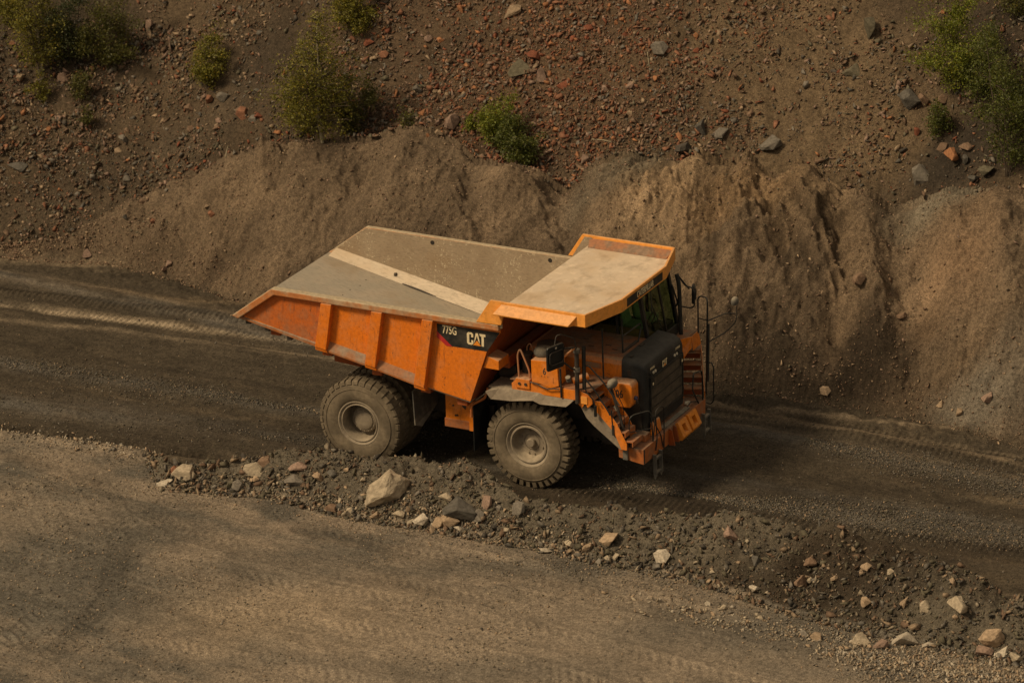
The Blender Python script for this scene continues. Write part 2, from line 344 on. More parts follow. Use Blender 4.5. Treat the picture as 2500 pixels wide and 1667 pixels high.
# interior of the bed: far wall with chips, worn floor
def bedmat(name, c1, c2, specks, streakdir, sp=(0.6, 0.52, 0.36)):
    m, t, b = nt(name); q = N(t)
    w = q.world(); n1 = q.noise(w, 1.6, 6, 0.65); n2 = q.noise(q.world(streakdir), 9, 5, 0.65)
    c = q.mix(q.ramp(n1, 0.3, 0.7), c1, c2)
    c = q.mix(q.ramp(n2, 0.45, 0.72, 0, 0.6), c, tuple(x*0.55 for x in c1))
    n4 = q.noise(q.world((streakdir[0]*.5, streakdir[1], streakdir[2])), 30, 3, 0.6); c = q.mix(q.ramp(n4, 0.55, 0.7, 0, 0.35), c, tuple(min(1, x*1.5) for x in c1))
    n5 = q.noise(w, 0.8, 3, 0.6); c = q.mix(q.ramp(n5, 0.5, 0.7, 0, 0.5), c, (c1[0]*.78, c1[1]*.66, c1[2]*.5))
    v = q.n('ShaderNodeTexVoronoi'); v.inputs['Scale'].default_value = 15; v.inputs['Randomness'].default_value = 1
    q.l(q.world((1, 1, 0.75)), v.inputs['Vector']); nz = q.noise(q.world((1, 1, .7)), 26, 3, .7)
    sz = q.noise(w, 2.5, 3); c = q.mix(q.math('MULTIPLY', q.math('MULTIPLY', q.ramp(nz, .585, .635), q.ramp(sz, .40, .55)), specks), c, sp)
    q.l(c, b.inputs['Base Color']); b.inputs['Roughness'].default_value = 0.8
    q.l(q.bump(n2, 0.3, 0.01), b.inputs['Normal'])
    return m
M['bed_wall'] = bedmat('chipped_bed_wall', (0.27, 0.205, 0.13), (0.34, 0.27, 0.18), 0.75, (1, 1, 3))
M['canopy_top'] = bedmat('dust_coated_canopy_plate', (0.52, 0.415, 0.29), (0.60, 0.495, 0.355), 0.0, (0.35, 0.2, 1))
M['bed_floor'] = bedmat('worn_bed_floor', (0.30, 0.265, 0.20), (0.36, 0.30, 0.22), 0.0, (0.25, 3, 3))
M['bed_chamfer'] = bedmat('worn_bed_chamfer', (0.50, 0.42, 0.305), (0.60, 0.50, 0.37), 0.5, (0.6, 2, 2), (0.55, 0.48, 0.35))
# glass
m, t, b = nt('tinted_glass'); b.inputs['Base Color'].default_value = (0.46, 0.57, 0.42, 1); b.inputs['Transmission Weight'].default_value = 1
b.inputs['Roughness'].default_value = 0.03; b.inputs['IOR'].default_value = 1.12; M['glass'] = m
# radiator grille
m, t, b = nt('radiator_mesh'); q = N(t); w = q.coord()
wv = q.n('ShaderNodeTexWave', wave_type='BANDS', bands_direction='Z'); wv.inputs['Scale'].default_value = 9; wv.inputs['Distortion'].default_value = 0.3
q.l(w, wv.inputs['Vector']); n1 = q.noise(w, 5, 5, 0.6)
q.l(q.mix(q.ramp(n1, 0.35, 0.7), (0.055, 0.042, 0.026), (0.10, 0.078, 0.05)), b.inputs['Base Color']); b.inputs['Roughness'].default_value = 0.8
q.l(q.bump(wv.outputs['Fac'], 0.6, 0.02), b.inputs['Normal']); M['grille'] = m
# perforated tread
def perf(name, base):
    m, t, b = nt(name); q = N(t); w = q.coord((1, 1, 1))
    v = q.n('ShaderNodeTexVoronoi', feature='F1'); v.inputs['Scale'].default_value = 22; v.inputs['Randomness'].default_value = 0.1; q.l(w, v.inputs['Vector'])
    n1 = q.noise(w, 6, 4)
    c = q.mix(q.ramp(n1, 0.3, 0.7), base, (0.26, 0.18, 0.11)); c = q.mix(q.ramp(v.outputs['Distance'], 0.30, 0.22, 0, 0.8), c, (0.03, 0.02, 0.012))
    q.l(c, b.inputs['Base Color']); b.inputs['Roughness'].default_value = 0.8; return m
M['perf'] = perf('punched_step_plate', (0.36, 0.15, 0.06))
# ground: colour comes from the soil map stored on the mesh, grain from noise
def soil(name, grain=42, amp=0.52, bs=0.8):
    m, t, b = nt(name); q = N(t)
    a = q.n('ShaderNodeAttribute', attribute_name='soil'); w = q.world()
    n1 = q.noise(w, grain, 3, 0.7); n2 = q.noise(w, grain*0.28, 4, 0.65); n3 = q.noise(w, 3.1, 4, 0.6)
    f = q.math('ADD', q.math('MULTIPLY', n1, 0.9), q.math('MULTIPLY', n2, 0.7))
    k_ = q.ramp(f, 0.55, 1.05, 1-amp, 1+amp)
    cc = q.n('ShaderNodeVectorMath', operation='SCALE'); q.l(a.outputs['Color'], cc.inputs[0]); q.l(k_, cc.inputs['Scale'])
    c2 = q.mix(q.ramp(n3, 0.35, 0.7, 0, 0.35), cc.outputs[0], tuple((0.72, 0.74, 0.78)), 'MULTIPLY')
    vo = q.n('ShaderNodeTexVoronoi'); vo.inputs['Scale'].default_value = grain*0.55; q.l(w, vo.inputs['Vector'])
    chip = q.ramp(q.math('ADD', vo.outputs['Distance'], q.math('MULTIPLY', n2, -0.35)), 0.13, 0.02, 0, 0.75)
    sv = q.n('ShaderNodeVectorMath', operation='SCALE'); q.l(a.outputs['Color'], sv.inputs[0]); sv.inputs['Scale'].default_value = 1.9
    c3 = q.mix(chip, c2, sv.outputs[0])
    q.l(c3, b.inputs['Base Color']); b.inputs['Roughness'].default_value = 0.95; b.inputs['Specular IOR Level'].default_value = 0.12
    q.l(q.bump(f, bs, 0.03), b.inputs['Normal']); return m
M['soil'] = soil('loose_soil')
# stones
def stone(name, attr=None):
    m, t, b = nt(name); q = N(t)
    if attr: a = q.n('ShaderNodeAttribute', attribute_name=attr).outputs['Color']
    else: a = q.n('ShaderNodeObjectInfo').outputs['Color']
    w = q.coord() if not attr else q.world()
    n1 = q.noise(w, 7 if not attr else 16, 5, 0.6); n2 = q.noise(w, 38, 3, 0.6)
    cc = q.n('ShaderNodeVectorMath', operation='SCALE'); q.l(a, cc.inputs[0]); q.l(q.ramp(n1, 0.3, 0.7, 0.68, 1.25), cc.inputs['Scale'])
    g = q.n('ShaderNodeNewGeometry')
    c = q.mix(q.ramp(n2, 0.5, 0.72, 0, 0.3), cc.outputs[0], (0.17, 0.14, 0.10))
    q.l(c, b.inputs['Base Color']); b.inputs['Roughness'].default_value = 0.9; b.inputs['Specular IOR Level'].default_value = 0.2
    q.l(q.bump(q.math('ADD', n1, n2), 0.35, 0.02), b.inputs['Normal']); return m
M['stone'] = stone('rock'); M['chips'] = stone('stone_chips', 'soil')
# leaves and bark
m, t, b = nt('birch_leaf'); q = N(t); a = q.n('ShaderNodeAttribute', attribute_name='soil')
q.l(a.outputs['Color'], b.inputs['Base Color']); b.inputs['Roughness'].default_value = 0.6
b.inputs['Transmission Weight'].default_value = 0.0
tr = t.nodes.new('ShaderNodeBsdfTranslucent'); q.l(a.outputs['Color'], tr.inputs[0]); ms = t.nodes.new('ShaderNodeMixShader'); ms.inputs[0].default_value = 0.3
q.l(b.outputs[0], ms.inputs[1]); q.l(tr.outputs[0], ms.inputs[2]); q.l(ms.outputs[0], t.nodes['Material Output'].inputs[0]); M['leaf'] = m
M['bark'] = painted('pale_bark', (0.34, 0.30, 0.20), top=0.0, amt=0.3, rough=0.9, rust=0.8, rustc=(0.05, 0.04, 0.03))
M['twig'] = painted('brown_bark', (0.08, 0.06, 0.04), top=0.0, amt=0.2, rough=0.9)

# ------------------------------------------------------------------ mesh helpers
def mesh_np(name, V, F, mat, smooth=False, colr=None, cap=None):
    V = np.asarray(V, np.float32); F = np.asarray(F, np.int32); n = F.shape[1]
    me = bpy.data.meshes.new(name); me.vertices.add(len(V)); me.vertices.foreach_set('co', V.ravel())
    me.loops.add(F.size); me.loops.foreach_set('vertex_index', F.ravel())
    me.polygons.add(len(F)); me.polygons.foreach_set('loop_start', np.arange(0, F.size, n, dtype=np.int32))
    if smooth: me.polygons.foreach_set('use_smooth', np.ones(len(F), bool))
    me.update(calc_edges=True); me.validate()
    if colr is not None:
        at = me.color_attributes.new('soil', 'FLOAT_COLOR', 'POINT')
        at.data.foreach_set('color', np.c_[colr, np.ones(len(colr))].astype(np.float32).ravel())
    me.materials.append(mat); return me
def link(name, me, parent=None, loc=None):
    o = bpy.data.objects.new(name, me); col.objects.link(o)
    if parent: o.parent = parent
    if loc is not None: o.location = loc
    return o
def tag(o, label, cat, group=None, kind=None):
    if kind: o['kind'] = kind
    if label: o['label'] = label
    if cat: o['category'] = cat
    if group: o['group'] = group
    return o
class MB:
    def __init__(s): s.v = []; s.f = []
    def add(s, vs, fs):
        o = len(s.v); s.v += [tuple(map(float, p)) for p in vs]; s.f += [tuple(i+o for i in f) for f in fs]; return s
    def hexa(s, p): return s.add(p, [(0, 3, 2, 1), (4, 5, 6, 7), (0, 1, 5, 4), (1, 2, 6, 5), (2, 3, 7, 6), (3, 0, 4, 7)])
    def box(s, x0, x1, y0, y1, z0, z1):
        return s.hexa([(x0, y0, z0), (x1, y0, z0), (x1, y1, z0), (x0, y1, z0), (x0, y0, z1), (x1, y0, z1), (x1, y1, z1), (x0, y1, z1)])
    def prism(s, poly, ax, a0, a1):
        n = len(poly)
        def mk(p, a): return (a, p[0], p[1]) if ax == 0 else ((p[0], a, p[1]) if ax == 1 else (p[0], p[1], a))
        vs = [mk(p, a0) for p in poly]+[mk(p, a1) for p in poly]
        return s.add(vs, [tuple(range(n-1, -1, -1)), tuple(range(n, 2*n))]+[(i, (i+1) % n, n+(i+1) % n, n+i) for i in range(n)])
    def plate(s, pts, off):
        n = len(pts); vs = list(pts)+[tuple(np.add(p, off)) for p in pts]
        return s.add(vs, [tuple(range(n-1, -1, -1)), tuple(range(n, 2*n))]+[(i, (i+1) % n, n+(i+1) % n, n+i) for i in range(n)])
    def tube(s, pts, r, seg=8, closed=False):
        P = [Vector(p) for p in pts]; n = len(P); o = len(s.v); rr = r if isinstance(r, (list, tuple)) else [r]*n
        up = Vector((0, 0, 1)); prev = None
        for i in range(n):
            if closed: d = (P[(i+1) % n]-P[i-1])
            else: d = (P[min(i+1, n-1)]-P[max(i-1, 0)])
            d.normalize()
            a = d.cross(up) if prev is None else prev-d*prev.dot(d)
            if a.length < 1e-3: a = d.cross(Vector((1, 0, 0)))
            a.normalize(); b = d.cross(a); prev = a
            for j in range(seg):
                t = 2*math.pi*j/seg; s.v.append(tuple(P[i]+(a*math.cos(t)+b*math.sin(t))*rr[i]))
        m = n if closed else n-1
        for i in range(m):
            for j in range(seg):
                k = (i+1) % n; s.f.append((o+i*seg+j, o+i*seg+(j+1) % seg, o+k*seg+(j+1) % seg, o+k*seg+j))
        if not closed: s.f.append(tuple(o+j for j in range(seg-1, -1, -1))); s.f.append(tuple(o+(n-1)*seg+j for j in range(seg)))
        return s
    def cyl(s, p0, p1, r, seg=16, r1=None): return s.tube([p0, p1], [r, r if r1 is None else r1], seg)
    def lathe(s, prof, c, ax=1, seg=48, sgn=1):     # prof: (r, a) along axis
        o = len(s.v); n = len(prof)
        for j in range(seg):
            t = 2*math.pi*j/seg
            for r, a in prof:
                q = [0, 0, 0]; q[ax] = a*sgn; o1, o2 = [i for i in range(3) if i != ax]; q[o1] = r*math.cos(t); q[o2] = r*math.sin(t)
                s.v.append((q[0]+c[0], q[1]+c[1], q[2]+c[2]))
        for j in range(seg):
            for i in range(n-1):
                a, b = o+j*n+i, o+((j+1) % seg)*n+i; s.f.append((a, b, b+1, a+1))
        return s
    def each(s, name, mat, parent=None, **k):
        par = list(range(len(s.v)))
        def fd(a):
            while par[a] != a: par[a] = par[par[a]]; a = par[a]
            return a
        for f in s.f:
            for q in f[1:]: par[fd(q)] = fd(f[0])
        gr = {}
        for f in s.f: gr.setdefault(fd(f[0]), []).append(f)
        for fs in gr.values():
            used = sorted({i for f in fs for i in f}); mp = {a: b for b, a in enumerate(used)}
            m = MB(); m.v = [s.v[i] for i in used]; m.f = [tuple(mp[i] for i in f) for f in fs]; o = m.build(name, mat, parent, **k)
        return o
    def build(s, name, mat, parent=None, bevel=0.0, smooth=False, seg=2, label=None):
        me = bpy.data.meshes.new(name); me.from_pydata(s.v, [], s.f); me.validate()
        bm = bmesh.new(); bm.from_mesh(me); bmesh.ops.recalc_face_normals(bm, faces=bm.faces); bm.to_mesh(me); bm.free()
        me.materials.append(mat if not isinstance(mat, str) else M[mat])
        o = link(name, me, parent)
        if smooth:
            me.polygons.foreach_set('use_smooth', [True]*len(me.polygons)); me.set_sharp_from_angle(angle=R(38))
        if bevel:
            b = o.modifiers.new('bevel', 'BEVEL'); b.width = bevel; b.segments = seg; b.limit_method = 'ANGLE'; b.angle_limit = R(35); b.harden_normals = False
        if label: o['label'] = label
        return o
def arc(pts, r=0.06, n=4):
    """round the corners of a polyline"""
    P = [Vector(p) for p in pts]; out = [P[0]]
    for i in range(1, len(P)-1):
        a = (P[i-1]-P[i]); b = (P[i+1]-P[i]); la, lb = min(r, a.length*0.45), min(r, b.length*0.45)
        A = P[i]+a.normalized()*la; B = P[i]+b.normalized()*lb
        for k_ in range(n+1):
            t = k_/n; out.append(A*(1-t)**2+P[i]*2*t*(1-t)+B*t*t)
    out.append(P[-1]); return out
def text(body, name, mat, origin, xdir, zdir, h, parent, depth=0.004, bold=0.02, wsc=0.8, align='CENTER'):
    c = bpy.data.curves.new(name, 'FONT'); c.body = body; c.size = 1.0; c.offset = bold; c.extrude = 0.01; c.align_x = align; c.align_y = 'CENTER'; c.resolution_u = 3
    o = bpy.data.objects.new(name, c); col.objects.link(o); dg = bpy.context.evaluated_depsgraph_get(); dg.update()
    me = bpy.data.meshes.new_from_object(o.evaluated_get(dg)); bpy.data.objects.remove(o)
    X = Vector(xdir).normalized(); Z = Vector(zdir).normalized(); Nn = X.cross(Z)
    s = h/0.72
    for v in me.vertices:
        p = v.co; q_ = Vector(origin)+X*(p.x*s*wsc)+Z*(p.y*s)+Nn*(p.z/0.01*depth*0.5); v.co = q_
    me.materials.clear(); me.materials.append(M[mat]); me.name = name; return link(name, me, parent)

# ------------------------------------------------------------------ ground sheets
def axis(lo, hi, st, far):
    a = list(np.arange(lo, hi+1e-6, st)); s = st
    while a[-1] < far: s *= 1.22; a.append(a[-1]+s)
    s = st; b = []
    x = lo
    while x > -far: s *= 1.22; x -= s; b.append(x)
    return np.array(b[::-1]+a)
ua = axis(-14.3, 14.3, 0.036, 170); va = axis(-16.2, 13.4, 0.036, 170)
UU, VV = np.meshgrid(ua, va, indexing='ij'); XX, YY = toXY(UU, VV)
ZZ, T = terrain(XX.ravel(), YY.ravel(), True); ZZ = ZZ.reshape(UU.shape)
u, v = UU.ravel(), VV.ravel(); X_, Y_ = XX.ravel(), YY.ravel()
def C3(*c): return np.array(c)[None, :]
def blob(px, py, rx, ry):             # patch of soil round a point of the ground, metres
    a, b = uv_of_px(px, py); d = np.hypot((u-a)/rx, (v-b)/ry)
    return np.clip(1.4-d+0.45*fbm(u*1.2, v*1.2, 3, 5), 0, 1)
n1 = fbm(u*0.45, v*0.7, 4, 101); n2 = fbm(u*2.2, v*2.2, 4, 102); Yn = np.where(v < T['f0'], Y_+0.127*X_, Y_); n3 = fbm(X_*0.18, Yn*1.6, 4, 103); n4 = fbm(X_*0.5, Yn*6.0, 3, 104)
lerp = lambda a, b, t: a*(1-t[:, None])+b*t[:, None]
ROAD = C3(.058, .047, .032); ROADL = C3(.105, .081, .052); GRIT = C3(.105, .098, .083)
GREY = C3(.104, .094, .074); TAN = C3(.214, .173, .124); TAN2 = C3(.240, .188, .126); BANK = C3(.100, .086, .062)
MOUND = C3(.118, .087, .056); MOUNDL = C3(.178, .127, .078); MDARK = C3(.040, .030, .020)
SCREE = C3(.078, .057, .035); SRED = C3(.094, .062, .037); STAN = C3(.122, .088, .052); SDRK = C3(.036, .029, .021)
# near ground
n5 = fbm(X_*1.1, Yn*2.6, 4, 105); n6 = fbm(X_*5, Yn*8, 3, 106)
cN = lerp(GREY, TAN, sst(-0.4, 0.4, 0.5*n3+0.7*n1+0.3*n5))
for (px, py, rx, ry, w, cc) in ((1000, 1440, 5.5, 3.4, 0.85, TAN), (1500, 1500, 5.0, 2.6, 0.8, TAN), (620, 1420, 2.6, 1.6, 0.7, TAN2), (150, 1300, 2.2, 4.5, 0.85, GREY),
                                (700, 1300, 3.2, 0.9, 0.5, GREY), (1900, 1440, 4.5, 1.4, 0.8, GREY), (1300, 1300, 4, 0.5, 0.6, GREY), (100, 1180, 1.6, 1.2, 0.4, TAN), (1100, 1540, 3, 0.7, 0.5, GREY)):
    cN = lerp(cN, cc, blob(px, py, rx, ry)*w)
cN = cN*(1+0.12*n2+0.14*n4+0.14*n5+0.14*n6)[:, None]
# road
cR = lerp(ROAD, ROADL, sst(0.1, 0.6, n3*0.6+n1*0.35+n5*.3)*0.6)
def strip(a, b, wd, xa=-99, xb=99, wob=0.20):
    (c, s), x0, x1 = gl(a, b); q = Y_-(c+s*X_)+wob*fbm(X_*0.5, Y_*0.5, 3, 88)
    return np.exp(-(q/wd)**2)*(X_ > xa)*(X_ < xb)*np.clip(0.75+0.9*fbm(X_*1.2, Y_*4, 3, 89), 0, 1)
for (a, b, wd, w, cc) in (((0, 700), (800, 792), 0.19, 1.0, C3(.31, .25, .17)), ((0, 592), (240, 606), 0.22, 0.6, C3(.22, .17, .11)), ((150, 748), (800, 825), 0.12, 0.75, C3(.21, .165, .11)), ((0, 640), (560, 700), 0.25, 0.75, C3(.16, .12, .075)), ((0, 665), (700, 740), 0.10, 0.7, C3(.03, .024, .016)), ((300, 770), (900, 850), .1, .6, C3(.17, .135, .09)), ((1640, 960), (2352, 1100), .09, .6, C3(.17, .13, .085)), ((1300, 1200), (2352, 1370), .12, .5, C3(.14, .11, .072)),
                          ((1640, 930), (2352, 1065), 0.14, 0.65, C3(.17, .13, .085)), ((1100, 1160), (2352, 1290), 0.22, 0.55, C3(.15, .115, .075)),
                          ((0, 830), (640, 935), 0.32, 0.6, GRIT), ((1200, 1080), (2352, 1235), 0.50, 0.75, GRIT), ((1700, 985), (2352, 1120), 0.40, 0.6, GRIT),
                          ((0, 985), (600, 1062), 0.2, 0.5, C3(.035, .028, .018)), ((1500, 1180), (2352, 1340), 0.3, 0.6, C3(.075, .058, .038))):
    cR = lerp(cR, cc, strip(a, b, wd)*w)
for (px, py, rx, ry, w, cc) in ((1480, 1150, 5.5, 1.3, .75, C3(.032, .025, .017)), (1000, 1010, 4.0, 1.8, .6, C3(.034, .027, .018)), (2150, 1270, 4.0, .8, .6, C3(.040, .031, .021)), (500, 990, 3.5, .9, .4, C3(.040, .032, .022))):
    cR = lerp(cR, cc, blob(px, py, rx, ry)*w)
cR = cR*(1+0.18*n2+0.14*n4+0.2*n5+0.2*n6)[:, None]
cB = lerp(BANK, C3(.040, .031, .021), blob(1950, 1290, 5.6, 1.6)); cB = cB*(1+0.25*n2)[:, None]
# mounds
cM = lerp(MOUND, MOUNDL, sst(-0.1, 0.5, n1+0.3*n2)*T['rk']+sst(0.1, 0.6, n1)*0.3*(1-T['rk']))
cM = lerp(cM, C3(.185, .130, .075), T['rk']*sst(0.45, 0.9, T['t'])*0.6)
for (px, py, rx, ry, w, cc) in ((1760, 870, 2.3, 1.0, 1.0, MDARK), (1940, 890, 2.2, 0.8, 0.95, MDARK), (1700, 780, 1.2, 0.9, 0.6, MDARK), (1480, 860, 1.6, 0.6, 0.6, MDARK), (1330, 560, 0.35, 1.3, 0.5, MDARK),  # dark toe patches: damp soil and undercut shade put into the colour
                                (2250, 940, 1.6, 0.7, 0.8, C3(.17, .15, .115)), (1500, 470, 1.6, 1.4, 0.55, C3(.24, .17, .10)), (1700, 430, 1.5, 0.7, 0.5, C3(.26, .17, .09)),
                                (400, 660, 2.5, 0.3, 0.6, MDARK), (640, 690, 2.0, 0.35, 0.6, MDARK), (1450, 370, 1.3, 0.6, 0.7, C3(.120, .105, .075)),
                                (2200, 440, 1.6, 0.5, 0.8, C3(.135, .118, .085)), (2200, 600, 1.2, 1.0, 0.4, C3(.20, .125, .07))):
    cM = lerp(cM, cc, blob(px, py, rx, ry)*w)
n7 = fbm(u*.8+3, v*1.1, 4, 111); cM = cM*(1+.50*n7)[:, None]
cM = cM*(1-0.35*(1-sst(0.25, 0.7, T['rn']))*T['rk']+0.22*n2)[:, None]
# scree
cS = lerp(SCREE, C3(.062, .047, .031), sst(-0.2, 0.4, n1))
for (px, py, rx, ry, w, cc) in ((1200, 180, 4.2, 3.0, 0.8, SRED), (1450, 230, 2.6, 1.2, 0.5, SRED), (1850, 230, 2.6, 2.2, 0.95, STAN), (1750, 60, 3.2, 1.0, 0.8, STAN), (2000, 330, 1.6, 1.2, 0.8, STAN),
                                (2250, 330, 1.5, 0.9, 0.9, SDRK), (2150, 380, 1.0, 0.6, 0.8, SDRK), (2280, 60, 1.2, 1.0, 0.7, SDRK), (900, 40, 2.2, 0.8, 0.5, SRED), (600, 160, 1.2, 1.2, 0.6, SDRK), (1050, 110, 1.0, 0.5, 0.4, SDRK),
                                (150, 120, 2.5, 1.2, 0.7, SDRK), (120, 500, 2.4, 0.6, 0.6, C3(.115, .090, .060)), (420, 330, 1.5, 0.8, 0.5, C3(.105, .082, .055))):
    cS = lerp(cS, cc, blob(px, py, rx, ry)*w)
cS = cS*(1+0.28*n2)[:, None]
isM = T['mound']; onh = T['hill'] > 0.02
cS = cS*(1-0.30*np.clip(1-np.abs(v-T['v1']-.5)/1.6, 0, 1)*(u < 1.2))[:, None]  # band above the left crest darkened: damp soil plus shade put into its colour
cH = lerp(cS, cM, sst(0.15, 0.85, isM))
fe = T['f0']+T['bh']/BS
roadw = sst(0.0, 0.25, v-(fe+T['bh']/0.9*0.8)+0.30*n2+.30*n1+.2*n6)
low = lerp(cN, cR, roadw)
for (pts, wd, dep) in TRACKS:
    q, s_ = polydist(u, v, pts); m = np.exp(-(q/(wd*1.15))**4)*np.clip(.5+.9*fbm(u*.7, v*.7, 3, 94), 0, 1)*(v < T['f0'])
    dk = dep > .0335 or dep in (.022,)
    low = lerp(low, low*(0.66 if dk else 1.16), m*.8)
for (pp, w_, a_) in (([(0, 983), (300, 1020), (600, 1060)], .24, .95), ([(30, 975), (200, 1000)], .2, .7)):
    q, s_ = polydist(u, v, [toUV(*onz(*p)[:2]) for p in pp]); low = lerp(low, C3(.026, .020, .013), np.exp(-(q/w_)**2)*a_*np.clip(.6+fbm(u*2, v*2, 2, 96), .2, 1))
bk = sst(0.03, 0.10, T['bank']+0.03*n2); low = lerp(low, cB, bk)
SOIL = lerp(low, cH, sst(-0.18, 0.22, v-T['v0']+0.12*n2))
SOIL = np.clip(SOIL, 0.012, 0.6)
VTX = np.c_[X_, Y_, ZZ.ravel()]
nu, nv = UU.shape; idx = np.arange(nu*nv).reshape(nu, nv)
Fq = np.stack([idx[:-1, :-1], idx[1:, :-1], idx[1:, 1:], idx[:-1, 1:]], -1).reshape(-1, 4)
c0 = Fq[:, 0]
cls = np.where((v-T['v0']) > 0, np.where((isM > 0.5) & (v < T['v1']+2.5) & (T['hill'] < 5), 2, 3), np.where(T['bank'] > 0.06, 4, np.where(v > fe+0.1, 1, 0)))[c0]
for kx, nm, lb in ((0, 'ground', 'flat grey and tan gravel ground in front of the rubble bank'), (1, 'haul_road', 'dark compacted haul road the truck drives on'),
                   (2, 'spoil_mounds', 'brown tipped earth mounds along the far side of the haul road'), (3, 'hillside', 'steep scree hillside rising behind the earth mounds'),
                   (4, 'rubble_bank', 'low bank of dark soil and rubble between ground and haul road')):
    f = Fq[cls == kx]; used, inv = np.unique(f, return_inverse=True)
    me = mesh_np(nm, VTX[used], inv.reshape(-1, 4), M['soil'], True, SOIL[used]); tag(link(nm, me), lb, 'terrain', kind='structure')

def soil_normal(x, y, e=0.06):
    dx = (terrain(x+e, y)-terrain(x-e, y))/(2*e); dy = (terrain(x, y+e)-terrain(x, y-e))/(2*e)
    n = np.stack([-dx, -dy, np.ones_like(dx)], -1); return n/np.linalg.norm(n, axis=-1, keepdims=True)

# ------------------------------------------------------------------ the dump truck (x forward, -y towards the photo's viewer)
def empty(name, loc=(0, 0, 0)):
    o = bpy.data.objects.new(name, None); o.empty_display_size = 0.3; col.objects.link(o); o.location = loc; return o
truck = tag(empty('dump_truck'), 'large orange mining dump truck with an empty dusty bed on the dark haul road', 'dump truck')

# --- dump body
body = MB()
poly = [(-3.16, 3.39), (-3.14, 3.29), (-1.0, 2.87), (0.3, 2.63), (1.6, 2.35), (3.0, 2.13), (3.47, 3.45), (3.60, 3.66), (3.82, 3.94), (3.82, 4.1), (-2.08, 4.1)]
body.prism(poly, 1, -2.27, -2.235); body.prism(poly, 1, 2.235, 2.27)
fl = MB(); fz = lambda x: 3.40-0.219*(x+3.1) if x < 0.83 else 2.54-0.17*(x-0.83)
fp = [(-3.13, fz(-3.13)), (0.83, 2.54), (2.98, fz(2.98)), (2.98, fz(2.98)-0.09), (0.83, 2.44), (-3.13, fz(-3.13)-0.10)]
fl.prism(fp, 1, -2.232, 2.232); bodyo = fl.build('dump_body', 'bed_floor', truck, bevel=0.004); body.each('side_wall', 'orange_body', bodyo, bevel=0.006)
for s in (-1, 1):
    ch = MB(); a = []
    for x, zu in ((-2.92, 3.555), (-1.33, 3.25), (1.17, 2.765), (2.95, 2.50)):
        a.append(((x-0.12 if x < -2 else x), s*(2.0 if x < 0 else 1.99), fz(x-0.12 if x < -2 else x)+0.004)); a.append((x, s*2.232, zu))
    n = len(a)//2
    ch.add(a, [(2*i, 2*i+1, 2*i+3, 2*i+2) for i in range(n-1)]); ch.build('bed_chamfer', 'bed_chamfer', bodyo)
    ln = MB()       # worn wall liner
    ln.prism([(-3.0, 3.49), (-2.92, 3.545), (-1.33, 3.24), (1.17, 2.755), (2.96, 2.49), (3.3, 3.2), (3.66, 4.165), (-2.09, 4.165)], 1, s*2.233, s*2.209)
    lo = ln.build('wall_liner', 'bed_wall', bodyo)
    for hx in (-0.27, 2.88):
        MB().cyl((hx, s*2.209, 4.05), (hx, s*2.205, 4.05), 0.055, 16).build('lifting_hole', 'dark', bodyo)
rs_ = random.Random(3)
for i in range(9):
    xx = -1.75+rs_.uniform(-.03, .05); yy = -1.5+i*.38; MB().cyl((xx, yy, fz(xx)), (xx, yy, fz(xx)+.006), .016, 8).build('floor_plug', 'dark', bodyo)
tear = MB(); tp = [(-1.05, 2.93), (-0.9, 2.985), (-0.6, 2.90), (-0.1, 2.74)]
tear.tube([(x, 2.0, fz(x)+0.022) for x in (-1.02, -0.8, -0.5, -0.1)], [0.008, 0.022, 0.024, 0.005], 6); tear.build('liner_tear', 'dark', bodyo)
MB().cyl((-1.28, 2.11, 3.125), (-1.23, 2.11, 3.13), 0.045, 9).build('liner_hole', 'dark', bodyo)
hb = MB(); hb.prism([(2.92, 2.14), (3.40, 3.45), (3.86, 4.52), (3.94, 4.52), (3.50, 3.45), (3.02, 2.14)], 1, -2.22, 2.22)
hb.build('front_wall', 'orange_dark', bodyo, bevel=0.005)
hl = MB(); hl.prism([(2.90, 2.22), (3.39, 3.45), (3.85, 4.51), (3.857, 4.51), (3.397, 3.445), (2.91, 2.22)], 1, -2.19, 2.19); hl.build('front_liner', 'bed_wall', bodyo)
